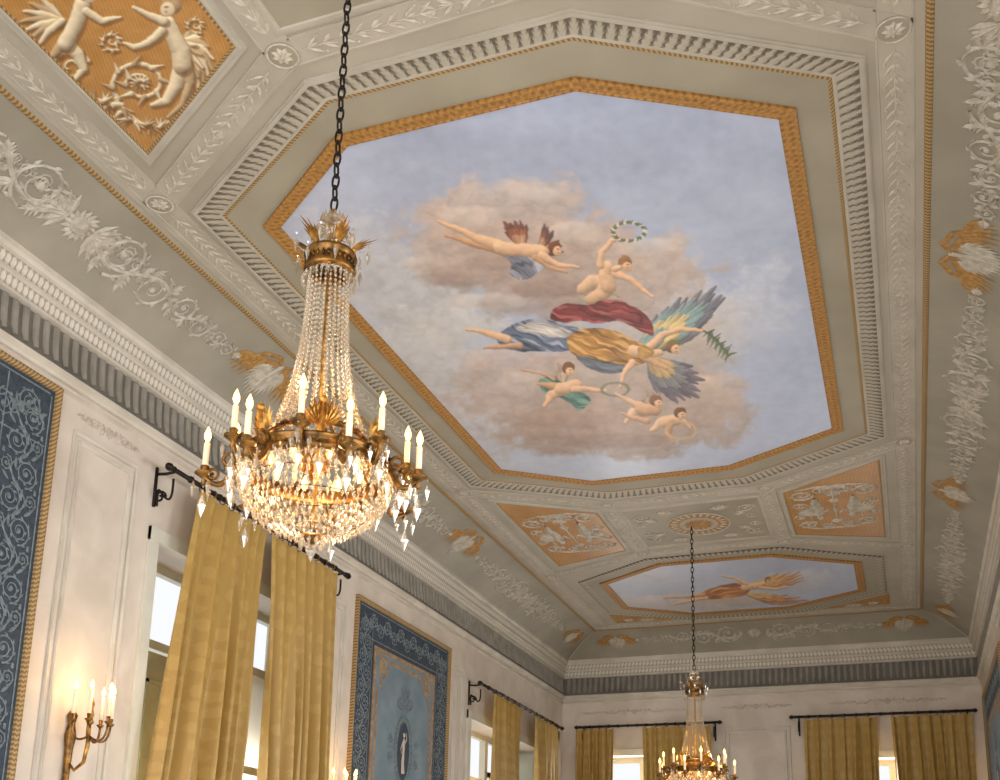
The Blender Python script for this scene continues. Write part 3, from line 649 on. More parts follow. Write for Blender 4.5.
# ---------------- cove ornament
def cmap(side):
    def f(u,v,h):
        o=v; z=covz(o)-h*.9-.004
        if side=='L': return (XE0-o+h*.4,u,z)
        if side=='R': return (XE1+o-h*.4,u,z)
        return (u,YE+o-h*.4,z)
    return f
def shell(g,wq,u,v,s=1.0):
    for d in (-1,1):
        g.stroke([(u,v-.2*s),(u+d*.12*s,v-.26*s),(u+d*.26*s,v-.2*s),(u+d*.36*s,v-.04*s)],[.03,.06,.05,.015],.02)
        for k in range(10):
            t=k/9; uu=u+d*(.06+.26*t)*s; vv=v-(.24-.10*t)*s
            g.leaf(uu,vv,pi/2-d*(.15+1.0*t),(.22+.10*sin(pi*t))*s,.05*s,.012,bend=.2*d)
        for k in range(8):
            t=k/7; wq.leaf(u+d*.04*s,v-.16*s,pi/2-d*(.1+1.15*t),(.34-.02*k)*s,.06*s,.018,bend=.2*d)
    wq.stroke([(u,v-.22*s),(u,v),(u,v+.1*s)],[.05,.08,.02],.025)
for side in ('L','R'):
    o=Orn(cmap(side),.5); g=Orn(cmap(side),.4); wq=Orn(cmap(side),.5)
    for y in (8.1,13.05,3.1): shell(g,wq,y,.38,1.05)
    shell(g,wq,18.3,.4,.8)
    for c in (5.6,10.6,15.7):
        # little lion mask with mane
        o.ball(c,.36,.075,.09,14)
        for k in range(16): o.leaf(c+.055*cos(k*pi/8),.36+.055*sin(k*pi/8),k*pi/8+.3,.085,.04,.03)
        o.ball(c-.025,.38,.014,.12,6); o.ball(c+.025,.38,.014,.12,6); o.ball(c,.345,.02,.12,6)
        for d in (-1,1):
            o.acanthus(c+d*.2,.36,1.78,d,.22,6,.036,.03,.09,1)
            o.acanthus(c+d*.16,.30,.6,d,.09,4,.02,.02,.05,-1)
            ab=0 if d>0 else pi
            for k in range(-3,4): o.leaf(c+d*.12,.36,ab+.38*k,.26-.02*abs(k),.055,.025)
    o.trim(M['orncove']); g.trim(M['goldp']); wq.trim(M['orncove'])
o=Orn(cmap('F'),.5); g=Orn(cmap('F'),.4); wq=Orn(cmap('F'),.5)
o.rosette(CX,.36,.12,10,.05)
for d in (-1,1): o.acanthus(CX+d*.2,.36,1.8,d,.21,6,.036,.03,.09,1); shell(g,wq,CX+d*2.45,.4,.8)
o.trim(M['orncove']); g.trim(M['goldp']); wq.trim(M['orncove'])
for (xa,xb) in ((XE0,XE0-.73),(XE1,XE1+.73)):
    b=B(); b.tube([(xa+(xb-xa)*t/8,YE+.73*t/8,covz(.73*t/8)-.004) for t in range(9)],.012,6); trim(b.V,b.F,M['band'])

# ------------------------------------------------------------ wall panels
def wl(u,v,h): return (XW0+h,u,v)
def wf(u,v,h): return (u,YW-h,v)
def wr(u,v,h): return (XW1-h,u,v)
def wpanel(u0,u1,z0,z1,f,d=.022):
    for off in (0,.07):
        sweep(rectp(u0+off,u1-off,z0+off,z1-off),[(0,.002),(-.005,d),(-.03,d*.7),(-.035,.002)],M['white'],tr=f)
wpanel(6.3,7.08,-1.0,3.62,wl); wpanel(10.35,10.85,-1,3.45,wl); wpanel(14.1,14.5,-1,3.45,wl); wpanel(18.65,19.2,-1,3.3,wl)
wpanel(-3.0,-1.85,-1,3.3,wf)
for (f,u0,u1,z) in ((wl,6.3,7.1,3.76),(wf,-3.05,-1.8,3.66),(wf,-5.6,-3.6,3.66),(wf,-1.2,.7,3.66)):
    q=Orn(f,.5); 
    for d in (-1,1): q.acanthus((u0+u1)/2+d*.05,z,(u1-u0)/2-.1,d,.06,5,.012,.012,.025,1)
    q.rosette((u0+u1)/2,z,.06,8,.015); q.trim(M['wallorn'])
sweep([(XW0,YB),(XW0,YW),(XW1,YW),(XW1,YB)],[(0,3.90),(-.02,3.89),(-.02,3.87),(0,3.86)],M['white'],False,-1)
sweep([(XW0,YB),(XW0,YW),(XW1,YW),(XW1,YB)],[(0,ZF+.22),(-.02,ZF+.2),(-.03,ZF)],M['white'],False,-1)

# ---------------- tapestries
def tapestry(f,u0,u1,z0,z1,bw,label):
    e=empty('wall_tapestry',f(u0,z0,0),label=label,category='tapestry')
    loc=Vector(e.location)
    g=lambda u,v,h:tuple(Vector(f(u,v,h))-loc)
    sweep(rectp(u0,u1,z0,z1),[(0,.0),(0,.05),(-.02,.055),(-.045,.042),(-.05,.02)],M['rope'],tr=g,parent=e,name='gilded_frame',label='carved gilt rope frame')
    q=Orn(lambda u,v,h:g(u,v,.024+h*.3))
    def vert(uu,d):
        k=int((z1-z0-bw*.8)/(bw*.44))
        for i in range(k):
            zc=z0+bw*.5+(z1-z0-bw)*(i+.5)/k; dd=1 if i%2 else -1
            q.spiral(uu+dd*bw*.13,zc,bw*.22,-dd*pi/2,2.1,dd,.016)
            q.spiral(uu-dd*bw*.27,zc+bw*.04,bw*.12,dd*pi/2,1.8,-dd,.013)
            for m_ in range(5): q.leaf(uu-dd*bw*(.18-.05*m_),zc-bw*.2+bw*.1*m_,pi/2+dd*(.9-.4*m_),bw*.2,bw*.06)
            q.ball(uu-dd*bw*.34,zc+bw*.2,.016,.01,6); q.ball(uu+dd*bw*.34,zc-bw*.2,.014,.01,6)
        P=[(uu+bw*.17*sin(pi*k*t/120),z0+bw*.5+(z1-z0-bw)*t/120) for t in range(121)]; q.stroke(P,.014)
        for s_ in (-1,1): q.stroke([(uu+s_*bw*.43,z0+.1),(uu+s_*bw*.43,z1-.1)],.014)
    c=bw/2+.05; vert(u0+c,1); vert(u1-c,-1)
    k=max(2,int((u1-u0)/(bw*.5)))
    for i in range(k):
        uc=u0+c+(u1-u0-2*c)*i/(k-1); q.spiral(uc,z1-c+(bw*.1 if i%2 else -bw*.1),bw*.22,0 if i%2 else pi,2.1,1 if i%2 else -1,.016)
        for m_ in range(5): q.leaf(uc+bw*.24,z1-c,m_*2*pi/5+.5,bw*.18,bw*.06)
    for s_ in (-1,1): q.stroke([(u0+.1,z1-c+s_*bw*.43),(u1-.1,z1-c+s_*bw*.43)],.014)
    V=[g(a,c_,.02) for a,c_ in rectp(u0+.04,u1-.04,z0+.04,z1-.04)]; n0=len(V)
    o=mkobj('border',V+q.V,[(0,1,2,3)]+[tuple(i+n0 for i in f_) for f_ in q.F],M['navy'],e,label='navy woven border with pale scrolls')
    o.data.materials.append(M['scroll'])
    for i,pl in enumerate(o.data.polygons): pl.material_index=0 if i==0 else 1
    a0,a1,c0,c1=u0+bw+.08,u1-bw-.08,z0+bw+.08,z1-bw-.08
    sweep(rectp(a0,a1,c0,c1),[(0,.022),(0,.034),(-.05,.034),(-.05,.024)],M['tan'],tr=g,parent=e,name='inner_border')
    b=B(); b.add([g(a,c_,.028) for a,c_ in rectp(a0+.03,a1-.03,c0+.03,c1-.03)],[(0,1,2,3)]); b.obj('field',M['blue'],e,label='pale blue woven field')
    q=Orn(lambda u,v,h:g(u,v,.031+h*.4)); uc=(u0+u1)/2; ins=.12; kk=.42
    P=[(a0+ins,c0+ins),(a1-ins,c0+ins),(a1-ins,c1-ins-kk),(a1-ins-kk*.8,c1-ins),(a0+ins+kk*.8,c1-ins),(a0+ins,c1-ins-kk),(a0+ins,c0+ins)]
    q.stroke(P,.05,.01)
    for sx,ux in ((1,a0+ins),(-1,a1-ins)): q.leaf(ux+sx*.05,c1-ins-.05,-pi/4 if sx>0 else -3*pi/4,.24,.1); q.rosette(ux+sx*.08,c1-ins-.08,.08); q.stroke([(ux-sx*.05,c1-ins+.05),(ux+sx*.2,c1-ins-.0),(ux,c1-ins-.25)],[.05,.14,.03],.01)
    q.part('tan_outline',M['tan'],e)
    zc=z1-1.66
    q=Orn(lambda u,v,h:g(u,v,.034+h*.4)); q.ring(uc,zc,.19,.022,.02,30,.38); q.ring(uc,zc,.26,.010,.02,30,.46)
    for i in range(36):
        a=2*pi*i/36; q.leaf(uc+.20*cos(a),zc+.39*sin(a),a+.5,.075,.026)
    for sx in (-1,1):
        for (dz,r_) in ((.60,.08),(-.60,.08),(.76,.05),(-.76,.05)): q.spiral(uc+sx*(.15 if abs(dz)<.7 else .08),zc+dz,r_,0,1.8,sx*(1 if dz>0 else -1),.014)
        q.spiral(uc+sx*.38,zc+.12,.06,0,1.7,sx,.012); q.spiral(uc+sx*.38,zc-.12,.06,0,1.7,-sx,.012); q.stroke([(uc+sx*.26,zc),(uc+sx*.48,zc)],[.018,.006])
        for k in range(3): q.leaf(uc+sx*.05,zc+.5,pi/2-sx*.35*(k+1),.18,.035); q.leaf(uc+sx*.05,zc-.5,-pi/2+sx*.35*(k+1),.18,.035)
    q.frond(uc,zc+.48,pi/2,.40,.05); q.frond(uc,zc-.48,-pi/2,.40,.05)
    q.part('medallion_wreath',M['scroll'],e,label='grey leafy oval wreath')
    q=Orn(lambda u,v,h:g(u,v,.033+h*.4)); q.add([(uc+.18*cos(2*pi*i/24),zc+.37*sin(2*pi*i/24),0) for i in range(24)],[tuple(range(24))]); q.part('medallion',M['navy'],e)
    q=Orn(lambda u,v,h:g(u,v,.038+h*.4)); q.stroke([(uc+.01,zc-.28),(uc-.01,zc-.15),(uc,zc),(uc,zc+.12),(uc,zc+.17)],[.10,.08,.06,.075,.02],.015); q.ball(uc,zc+.205,.032); q.stroke([(uc-.03,zc+.11),(uc-.08,zc+.02),(uc-.05,zc-.04)],[.025,.02,.01],.01); q.stroke([(uc+.03,zc+.11),(uc+.08,zc+.16),(uc+.07,zc+.25)],[.025,.02,.01],.01); q.part('cameo_figure',M['wallorn'],e)
tapestry(wl,3.0,6.1,-1.0,3.86,.5,'tall blue woven panel in gilt frame beside a candle sconce')
tapestry(wl,11.06,13.88,-1.0,3.63,.42,'blue woven wall panel with oval medallion between curtained windows')
tapestry(wr,15.0,18.7,-1.0,3.55,.42,'dark blue woven wall panel by the room corner')

# ---------------- windows
def window(n,f,u0,u1,zt,depth,cov=None):
    b=B(); 
    def bx(a0,a1,z0,z1,d0,d1,bb):
        V=[f(a,z,-d) for d in (d0,d1) for (a,z) in ((a0,z0),(a1,z0),(a1,z1),(a0,z1))]
        bb.add(V,[(0,1,2,3),(7,6,5,4),(0,4,5,1),(1,5,6,2),(2,6,7,3),(3,7,4,0)])
    z0=ZF; d=depth
    bx(u0,u0+.08,z0,zt,d,d+.08,b); bx(u1-.08,u1,z0,zt,d,d+.08,b); bx(u0,u1,zt-.08,zt,d,d+.08,b); bx(u0,u1,z0,z0+.5,d,d+.08,b)
    um=(u0+u1)/2; bx(um-.06,um+.06,z0,zt,d-.01,d+.09,b)
    tz=zt-.75; bx(u0,u1,tz-.04,tz+.04,d-.01,d+.09,b)
    for (a,c) in ((u0-.12,u0),(u1,u1+.12)): bx(a,c,z0,zt+.12,-.03,0,b)
    bx(u0-.12,u1+.12,zt,zt+.12,-.035,0,b)
    b.obj('window_%d'%n,M['winw'],kind='structure')
    b=B(); 
    for (uu,sg) in ((u0+.01,1),(u1-.05,-1)):
        bx(uu,uu+.04,z0+.05,zt-.05,.05,.05+.30,b)
        for (za,zb) in ((z0+.2,.2),(.4,zt-.9),(zt-.75,zt-.2)): bx(uu-.0+(.04 if sg>0 else -.012),uu+(.052 if sg>0 else 0),za,zb,.09,.31,b)
    if cov:   # one tall shutter leaf standing ajar behind the first curtain edge
        x0=u0+.30
        bx(x0,x0+.36,z0+.03,zt-.85,d-.10,d-.06,b)
        for (za,zb) in ((z0+.3,z0+1.3),(z0+1.5,zt-1.1)):
            for (p0,p1,q0,q1) in ((x0+.06,x0+.30,za,za+.03),(x0+.06,x0+.30,zb-.03,zb),(x0+.06,x0+.09,za,zb),(x0+.27,x0+.30,za,zb)): bx(p0,p1,q0,q1,d-.12,d-.10,b)
    trim(b.V,b.F,M['shut'])
    if cov:   # cream panelled inner shutters over part of the opening
        b=B(); a,c,zz=cov; nl=2; wdt=(c-a)/nl
        for i in range(nl):
            x0=a+i*wdt+.006; x1=a+(i+1)*wdt-.006
            b.add([f(x0,z0+.03,-d+.05),f(x1,z0+.03,-d+.05),f(x1,zz,-d+.05),f(x0,zz,-d+.05)],[(0,1,2,3)])
        trim(b.V,b.F,M['cream'])
        b=B()
        for i in range(nl):
            x0=a+i*wdt+.006; x1=a+(i+1)*wdt-.006
            for (p0,p1,q0,q1) in ((x0,x0+.07,z0,zz),(x1-.07,x1,z0,zz),(x0,x1,zz-.08,zz),(x0,x1,zz-1.1,zz-1.02),(x0,x1,z0+1.1,z0+1.2)): bx(p0,p1,q0,q1,d-.085,d-.055,b)
        trim(b.V,b.F,M['winw'])
window(1,wl,7.42,10.0,3.05,.36,(8.2,9.95,2.42)); window(2,wl,14.75,18.0,2.78,.36,(16.3,17.9,2.2)); window(3,wf,-5.35,-3.7,2.85,.36); window(4,wf,-1.2,.75,2.7,.36)
for i,(a,b_) in enumerate(((-1,1.6),(3.4,6.2),(8.2,11))): window(5+i,wr,a,b_,2.9,.36)  # unseen right-hand windows, added for their light

# ---------------- curtains and rods
def curtain(f,u0,u1,ub0,ub1,zt,dd,label,group,pl=7,seed=0):
    rs=random.Random(seed); N=pl*18; K=44; V=[];UV=[]
    ph=[rs.uniform(-1,1) for _ in range(pl+2)]; am_=[rs.uniform(.45,1.45) for _ in range(pl+2)]; ps=[rs.uniform(-.5,.5) for _ in range(pl+2)]
    def ip(L,k): i=int(k); t=k-i; t=t*t*(3-2*t); return L[i]*(1-t)+L[i+1]*t
    e_loc=Vector(f((u0+u1)/2,zt,dd))
    for j in range(K+1):
        t=j/K; z=zt-(zt-(ZF+.02))*t
        for i in range(N+1):
            s=i/N; tt=t**.8; a=u0+(ub0-u0)*tt; c=u1+(ub1-u1)*tt
            k=s*pl; w=ip(ph,k); A=ip(am_,k)
            wob=w*2.0*min(1,t*1.4)+.8*sin(t*4+s*6)*t
            k2=k+ip(ps,k)*(.2+t)*(1 if 0<i<N else 0)
            u=a+(c-a)*(s+.012*sin(2*pi*k2+wob+1))
            am=(.022+.060*min(1,t*2.2))*(A if t>0 else 1)
            d=dd+am*sin(2*pi*k2+wob)+.020*sin(2*pi*k2*1.9+w*3+3*t)*min(1,t*3)
            zz=z+(.010*cos(2*pi*k) if j==0 else 0)
            V.append(Vector(f(u,zz,d))-e_loc); UV.append((s*(u1-u0)*1.8,z))
    F=[(j*(N+1)+i,j*(N+1)+i+1,(j+1)*(N+1)+i+1,(j+1)*(N+1)+i) for j in range(K) for i in range(N)]
    o=mkobj('curtain',V,F,M['curt'],None,True,tuple(e_loc),label=label,category='curtain',group=group)
    me=o.data; ul=me.uv_layers.new(name='UVMap'); vi=np.zeros(len(me.loops),dtype=np.int32); me.loops.foreach_get('vertex_index',vi)
    ul.data.foreach_set('uv',np.array(UV,dtype=np.float32)[vi].ravel())
    return o
def rod(f,u0,u1,z,dd,label,ringsat):
    L=Vector(f(u0,z,0)); e=empty('curtain_rod',L,label=label,category='curtain rod')
    g=lambda u,v,h:Vector(f(u,v,h))-L
    b=B(); b.tube([g(u0+(u1-u0)*i/8,z,dd) for i in range(9)],.022,8)
    for i in range(1,14): uu=u0+(u1-u0)*i/14; b.tube([g(uu-.012,z,dd),g(uu+.012,z,dd)],.032,8)
    b.obj('rod_bar',M['iron'],e,True)
    isx=abs(f(1,0,0)[0]-f(0,0,0)[0])>.5
    for (ue,s) in ((u0,-1),(u1,1)):
        b=B()
        b.tube([g(ue,z,dd),g(ue+s*.03,z,dd),g(ue+s*.05,z,dd),g(ue+s*.08,z,dd),g(ue+s*.11,z,dd),g(ue+s*.13,z,dd)],[.022,.03,.02,.038,.03,.008],8); b.obj('finial',M['iron'],e,True)
        b=B(); ui=ue-s*.02
        b.tube([g(ui,z,dd),g(ui,z-.01,dd*.5),g(ui,z,.0)],.014,6)
        P=[g(ui,z-.10+.09*cos(a_*.42+1.2)-.012*a_,.03+(dd-.06)*(1-a_/16)+.03*sin(a_*.42)) for a_ in range(17)]; b.tube(P,.011,6)
        P=[g(ui,z-.22+.06*sin(t_*.55)*(1-t_/18),.07+.06*cos(t_*.55)*(1-t_/18)) for t_ in range(16)]; b.tube(P,.010,6)
        b.tube([g(ui,z+.06,.008),g(ui,z-.3,.008)],.016,6); b.obj('bracket',M['iron'],e,True)
    rm=None
    for uu in ringsat:
        if rm is None:
            b=B(); b.torus((0,0,0),.036,.006,'x' if isx else 'y',14,5); o=b.obj('curtain_ring',M['bronze'],e,True); rm=o
        else:
            o=rm.copy(); COL.objects.link(o); o.parent=e
        o.location=g(uu,z-.012,dd)
def rings(*iv): return [a+(b_-a)*(i+.25)/n for (a,b_,n) in iv for i in range(n)]
G='gold damask curtains'
curtain(wl,7.66,8.76,7.16,8.42,3.60,.22,'gold damask curtain hanging slanted near the candle sconce',G,6,1)
curtain(wl,8.84,10.20,9.08,10.08,3.60,.22,'gold damask curtain beside the blue medallion panel',G,7,2)
rod(wl,7.30,10.36,3.65,.22,'dark wrought-iron curtain rod with brackets above tall window',rings((7.66,8.76,7),(8.84,10.20,8)))
curtain(wl,15.15,16.4,15.1,16.2,3.22,.22,'gold damask curtain beside a white window reveal',G,6,3)
curtain(wl,17.1,18.4,17.2,18.4,3.22,.22,'gold damask curtain on long wall by the room corner',G,6,4)
rod(wl,14.65,18.55,3.27,.22,'dark iron curtain rod past the medallion panel',rings((15.15,16.4,7),(17.1,18.4,7)))
curtain(wf,-5.65,-4.95,-5.68,-4.97,3.32,.2,'narrow gold damask curtain on end wall by corner',G,5,5)
curtain(wf,-4.42,-3.2,-4.35,-3.2,3.32,.2,'gold damask curtain on end wall near a chandelier',G,6,6)
rod(wf,-5.55,-3.12,3.37,.2,'dark curtain rod on the end wall near chandelier',rings((-5.5,-4.98,4),(-4.42,-3.2,6)))
curtain(wf,-1.62,-.42,-1.6,-.5,3.36,.2,'gold damask curtain on end wall beside bare stucco',G,6,7)
curtain(wf,-.22,1.03,-.1,1.03,3.36,.2,'gold damask curtain on end wall next to woven panel',G,7,8)
rod(wf,-1.72,1.0,3.41,.2,'dark curtain rod on the end wall beside woven panel',rings((-1.62,-.42,6),(-.22,1.0,7)))

# ------------------------------------------------------------ chandelier
ZR=3.13  # ring depth below ceiling
def chandelier(loc):
    e=empty('chandelier',loc,label='gilt brass and crystal chandelier with lit candles on iron chain',category='chandelier',group='crystal chandeliers')
    z0=-ZR; C=.24      # crown extra height
    b=B(); top=z0+1.06+C; n=int(-top/.062)+1
    for i in range(n):
        zc=top+(-top)*(i+.5)/n; b.torus((0,0,zc),.017,.0055,'x' if i%2 else 'y',12,5,2.3)
    b.obj('chain',M['iron'],e,True)
    zc=z0+C
    b=B(); b.lathe([(.0,1.07),(.012,1.06),(.016,1.0),(.03,.98),(.012,.95),(.012,.6),(.012,-.5),(.0,-.51)],(0,0,zc),12); b.obj('stem',M['brass'],e,True)
    b=B(); b.lathe([(.012,1.05),(.03,1.02),(.05,.985),(.085,.95),(.082,.94),(.04,.95),(.02,.93)],(0,0,zc),20,lambda a,z:1+.12*cos(10*a))
    b.lathe([(.02,.93),(.03,.9),(.05,.88),(.07,.86),(.06,.85),(.02,.85)],(0,0,zc),16)
    for k in range(14):
        a=2*pi*k/14; b.octa((.086*cos(a),.086*sin(a),zc+.91),.012,.07,5,.35)
        b.octa((.05*cos(a),.05*sin(a),zc+1.0),.012,.08,5)
    b.obj('glass_canopy',M['crys'],e)
    b=B(); b.lathe([(.10,.72),(.116,.725),(.12,.74),(.11,.755),(.11,.80),(.122,.81),(.118,.825),(.09,.82),(.085,.74),(.10,.72)],(0,0,zc),28)
    for k in range(28): a=2*pi*k/28; b.octa((.112*cos(a),.112*sin(a),zc+.775),.008,.04,4)
    b.obj('crown_ring',M['bronze'],e,True)
    # slim gilt plumes, each curling out to carry a crystal
    pm=Orn(lambda u,v,h:(v*.8+2.5*v*v+h,u*.8,v*1.1-3.2*v*v),1)
    for k in range(-2,3): pm.leaf(0,0,pi/2-.22*k,.13-.018*abs(k),.02,.005)
    first=None
    for k in range(6):
        if first is None: o=pm.part('palmette',M['brass'],e); first=o
        else: o=first.copy(); COL.objects.link(o); o.parent=e
        a=2*pi*(k+.3)/6; o.location=(.075*cos(a),.075*sin(a),zc+.82); o.rotation_euler=(0,0,a)
    # ring and ornaments
    b=B(); b.lathe([(.315,-.03),(.335,-.028),(.34,-.01),(.332,0),(.332,.02),(.345,.03),(.34,.04),(.315,.035),(.31,-.02),(.315,-.03)],(0,0,z0),48)
    for k in range(48): a=2*pi*k/48; b.octa((.342*cos(a),.342*sin(a),z0+.002),.009,.02,6)
    b.obj('main_ring',M['bronze'],e,True)
    b=B(); b.lathe([(.19,.14),(.205,.145),(.205,.165),(.19,.17),(.185,.155),(.19,.14)],(0,0,z0),32); 
    for k in range(6): a=2*pi*k/6+.2; b.tube([(.2*cos(a),.2*sin(a),z0+.15),(.26*cos(a),.26*sin(a),z0+.1),(.32*cos(a),.32*sin(a),z0+.04)],.008,6)
    b.obj('inner_ring',M['bronze'],e,True)
    pm2=Orn(lambda u,v,h:(v*.15+h,u,v))
    for d in (-1,1):
        for k in range(5): pm2.leaf(d*.01,.02,pi/2-d*(.25+.28*k),.13-.012*k,.024,.008,bend=.3*d)
    pm2.stroke([(0,-.02),(0,.05),(0,.10)],[.05,.035,.02],.02); pm2.ball(0,.12,.022,.025)
    first=None
    for k in range(6):
        if first is None: o=pm2.part('gilt_ornament',M['brass'],e); first=o
        else: o=first.copy(); COL.objects.link(o); o.parent=e
        a=2*pi*(k+.05)/6; o.location=(.27*cos(a),.27*sin(a),z0+.08); o.rotation_euler=(0,0,a)
    # bead tent
    b=B()
    for k in range(26):
        a=2*pi*k/26
        for j in range(34):
            t=j/33; r=.092+.012*t+.11*t**3.2; z=(.72+C)*(1-t)+.16*t
            b.octa((r*cos(a),r*sin(a),z0+z),.0072+.0045*t,.025,5)
    for k in range(26):
        a=2*pi*(k+.5)/26; b.octa((.12*cos(a),.12*sin(a),zc+.69),.009,.055,5,.3)
    b.obj('crystal_strands',M['crys'],e,kind='stuff')
    # basket
    b=B(); gg=B(); nr=13; rr_=random.Random(3)
    for j in range(nr):
        th=(j/nr)*pi/2*.97; r=.335*cos(th)**.75; z=-.03-.25*sin(th)**1.1; m_=max(6,int(2*pi*r/.029))
        for k in range(m_):
            a=2*pi*(k+.5*(j%2)+rr_.uniform(-.12,.12))/m_; b.octa(((r+rr_.uniform(-.008,.008))*cos(a),(r+rr_.uniform(-.008,.008))*sin(a),z0+z+rr_.uniform(-.006,.006)),.0095,.045,5,.4)
        if j%3==0: gg.torus((0,0,z0+z+.014),r*.97,.0035,'z',40,5)
    for k in range(18):
        a=2*pi*k/18
        for j in range(7):   # swags between the arms
            t=j/6; aa=a+(t-.5)*2*pi/18; s=4*t*(1-t)
            b.octa((.352*cos(aa),.352*sin(aa),z0-.03-.045*s),.0065,.018,4)
    b.obj('crystal_basket',M['crys'],e,kind='stuff'); gg.obj('basket_wires',M['bronze'],e,True)
    b=B(); b.lathe([(0,-.29),(.03,-.295),(.04,-.31),(.028,-.325),(.012,-.335),(0,-.335)],(0,0,z0),12); b.obj('bottom_finial',M['bronze'],e,True)
    b=B(); b.octa((0,0,z0-.37),.024,.08,8,.4)
    for k in range(10): a=2*pi*k/10; b.octa((.05*cos(a),.05*sin(a),z0-.33),.010,.06,5,.35)
    b.obj('crystal_ball',M['crys'],e)
    def armmesh(Rr,zz):
        b=B(); P=[(.325,0,0)]
        for i in range(1,21):
            t=i/20; P.append((.325+(Rr-.325)*(t-.12*sin(2*pi*t))+.0, 0, .035*sin(2*pi*min(1,t*1.3))*(1-t)-.055*sin(pi*t)+zz*t))
        b.tube(P,[.016-.006*i/20 for i in range(21)],7)
        b.torus((.325+(Rr-.325)*.3,0,.03+zz*.3),.028,.008,'y',14,5); b.torus((.325+(Rr-.325)*.75,0,-.02+zz*.6),.022,.007,'y',14,5)
        b.lathe([(.004,-.05),(.014,-.038),(.006,-.02),(.022,-.008),(.040,.002),(.042,.008),(.016,.007),(.016,.02),(.02,.035),(.018,.04),(0,.04)],(Rr,0,zz),14)
        return b
    cb=B(); cb.lathe([(0,0),(.013,0),(.013,.105),(.009,.11),(0,.11)],(0,0,0),10)
    fb=B(); fb.lathe([(0,0),(.009,.008),(.0145,.024),(.013,.042),(.005,.062),(0,.074)],(0,0,0),10)
    db=B(); db.octa((0,0,-.04),.012,.08,6,.4); db.octa((0,0,.010),.005,.016,4)
    pb=B(); pb.octa((0,0,-.06),.021,.11,8,.5); pb.octa((0,0,.006),.007,.022,4); pb.octa((0,0,.028),.006,.018,4)
    proto={}
    def put(key,bld,name,mt,parent,smooth,loc,rot=0):
        if key not in proto: o=bld.obj(name,mt,parent,smooth); proto[key]=o
        else: o=proto[key].copy(); COL.objects.link(o); o.parent=parent
        o.location=loc; o.rotation_euler=(0,0,rot); return o
    T=((.47,-.07),(.395,.04)); A={0:armmesh(*T[0]),1:armmesh(*T[1])}
    for k in range(14):
        a=2*pi*k/14+.12; t=k%2; Rr,zz=T[t]
        put('arm%d'%t,A[t],'arm',M['bronze'],e,True,(0,0,z0),a)
        c=put('candle',cb,'candle',M['candle'],e,True,(Rr*cos(a),Rr*sin(a),z0+zz+.04))
        put('flame',fb,'flame_bulb',M['flame'],c,True,(0,0,.11))
        for q in range(3):
            aa=a+q*2*pi/3; put('drop',db,'crystal_drop',M['crys'],e,False,(Rr*cos(a)+.042*cos(aa),Rr*sin(a)+.042*sin(aa),z0+zz-.02))
        put('drop2',pb,'pear_drop',M['crys'],e,False,(Rr*cos(a),Rr*sin(a),z0+zz-.08))
        put('drop2',pb,'pear_drop',M['crys'],e,False,(.37*cos(a+.22),.37*sin(a+.22),z0-.06))
    for k in range(14):
        a=2*pi*k/14; put('drop',db,'crystal_drop',M['crys'],e,False,((.17 if k%2 else .15)*cos(a),(.17 if k%2 else .15)*sin(a),zc+(.87 if k%2 else .80)))
    for k in range(8):
        a=2*pi*k/8; put('flame',fb,'flame_bulb',M['flame'],e,True,(.2*cos(a),.2*sin(a),z0-.02))
    return e
ch=chandelier((CX,3.93,H))
ch2=ch.copy(); COL.objects.link(ch2); ch2.location=(CX-.1,13.55,H)
ch2['label']='gilt brass and crystal chandelier hanging from painted ceiling rose'
for c in list(ch.children):
    c2=c.copy(); COL.objects.link(c2); c2.parent=ch2
    if c.name.startswith('chain'): c2.scale=(1,1,1.06)
    else: c2.location=c2.location+Vector((0,0,-.10))
    for d in list(c.children):
        d2=d.copy(); COL.objects.link(d2); d2.parent=c2
def plight(loc,e,r,col=(1,.62,.28)):
    l=bpy.data.lights.new('candle_glow','POINT'); l.energy=e; l.shadow_soft_size=r; l.color=col
    o=bpy.data.objects.new('candle_glow',l); COL.objects.link(o); o.location=loc
plight((CX,3.93,H-ZR-.06),17,.09); plight((CX,3.93,H-ZR+.35),3,.05)
plight((CX-.1,13.55,H-ZR-.16),17,.09)

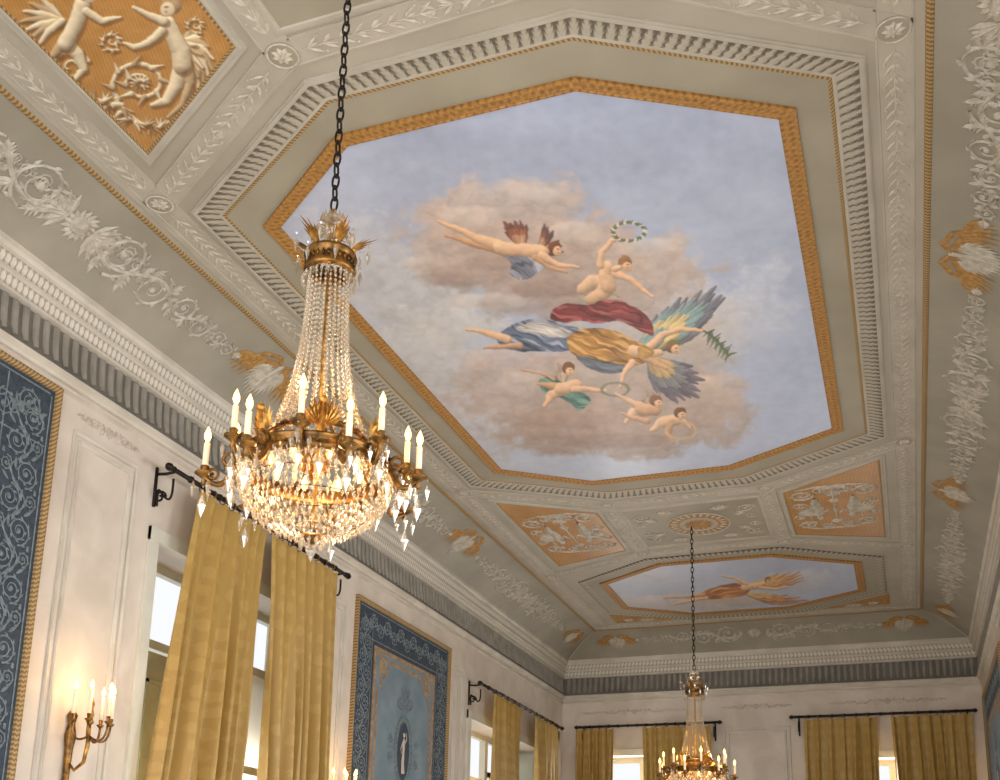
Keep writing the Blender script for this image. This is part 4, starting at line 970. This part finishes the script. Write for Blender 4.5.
# ---------------- wall sconces
def sconce(y,z,label):
    e=empty('wall_sconce',(XW0,y,z),label=label,category='sconce',group='candle sconces')
    b=B(); b.lathe([(0,-.62),(.02,-.6),(.04,-.5),(.025,-.42),(.03,-.2),(.045,-.1),(.025,0),(.04,.06),(.0,.12)],(.03,0,0),14); b.obj('backplate',M['bronze'],e,True)
    b=B(); b.tube([(.04,0,-.3),(.10,0,-.36),(.18,0,-.3),(.2,0,-.18),(.2,0,.0)],[.012,.012,.014,.016,.012],8); b.lathe([(.012,-.02),(.03,0),(.018,.03),(.026,.06),(.014,.1),(.022,.14),(.0,.2)],(.2,0,0),12); b.obj('stem',M['brass'],e,True)
    ar=B(); P=[(0,0,-.1)]+[(.155*sin(pi/2*t/8),0,-.1-.055*sin(pi*t/8)+.08*(t/8)**2) for t in range(1,9)]
    ar.tube(P,.009,7); ar.lathe([(.006,-.03),(.02,-.02),(.03,-.005),(.012,0),(.016,.03),(.014,.035),(0,.035)],(.155,0,.01),12)
    cb=B(); cb.lathe([(0,0),(.0145,0),(.0145,.18),(.009,.185),(0,.185)],(0,0,0),10); fb=B(); fb.lathe([(0,0),(.010,.008),(.015,.024),(.012,.044),(.005,.064),(0,.074)],(0,0,0),10)
    pr={}
    for k,a in enumerate((-pi/2-.2,-pi/4-.15,0.1,pi/4+.2,pi/2+.2)):
        if not pr: o=ar.obj('arm',M['bronze'],e,True); pr['a']=o
        else: o=pr['a'].copy(); COL.objects.link(o); o.parent=e
        o.location=(.2,0,0); o.rotation_euler=(0,0,a)
        if 'c' not in pr: c=cb.obj('candle',M['candle'],e,True); pr['c']=c
        else: c=pr['c'].copy(); COL.objects.link(c); c.parent=e
        c.location=(.2+.155*cos(a),.155*sin(a),.045)
        if 'f' not in pr: f=fb.obj('flame_bulb',M['flame'],c,True); pr['f']=f
        else: f=pr['f'].copy(); COL.objects.link(f); f.parent=c
        f.location=(0,0,.185)
    plight((XW0+.36,y,z+.30),7,.05)
sconce(6.62,1.34,'bronze five-candle wall sconce between blue panel and window')
sconce(10.62,1.2,'bronze five-candle wall sconce beside a gold curtain')

# ------------------------------------------------------------ light: daylight plus an added back fill, bounced up off the pale floor
wd=bpy.data.worlds.new('world'); S.world=wd; wd.use_nodes=True
wd.node_tree.nodes['Background'].inputs[0].default_value=(.96,.98,1,1); wd.node_tree.nodes['Background'].inputs[1].default_value=1.0
K_=.60
def area(loc,dirv,sx,sy,e,col=(1,.985,.965)):
    l=bpy.data.lights.new('window_and_fill_light','AREA'); l.shape='RECTANGLE'; l.size=sx; l.size_y=sy; l.energy=e*K_; l.color=col
    o=bpy.data.objects.new('window_and_fill_light',l); COL.objects.link(o); o.location=loc
    o.rotation_euler=Vector(dirv).to_track_quat('-Z','Z').to_euler()
area((CX,YB-.5,1.0),(0,1,.1),6.5,4.5,520,(1,.985,.96))  # added fill lamp at the open back, with no window there
for y,e_ in ((.3,300),(4.8,350),(9.6,560)): area((XW1+.75,y,1.2),(-1,.15,-.55),2.6,4.2,e_)  # lamps outside the added right-hand windows, aimed down at the floor
area((XW0-.7,7.8,1.1),(1,0,-.3),.9,4.2,300); area((XW0-.7,15.6,1.0),(1,0,-.3),1.8,4,480)
area((-4.5,YW+.7,1.0),(0,-1,-.3),1.6,4,300); area((-.2,YW+.7,1.0),(0,-1,-.3),1.8,4,340)

# ------------------------------------------------------------ camera
cd=bpy.data.cameras.new('camera'); cam=bpy.data.objects.new('camera',cd); COL.objects.link(cam)
cd.sensor_width=36; cd.lens=39.6; cd.shift_y=.26; cd.clip_start=.05; cd.clip_end=200
r=Vector((.9382,.3452,.0234)); u=Vector((.0595,-.2276,.9719)); r.normalize(); u=(u-r*u.dot(r)).normalized(); bk=r.cross(u)
cam.matrix_world=Matrix(((r.x,u.x,bk.x,0),(r.y,u.y,bk.y,0),(r.z,u.z,bk.z,0),(0,0,0,1)))
S.camera=cam
for o in list(bpy.data.objects):
    if o.parent is None: o.location.z+=EYE
S.view_settings.view_transform='Standard'
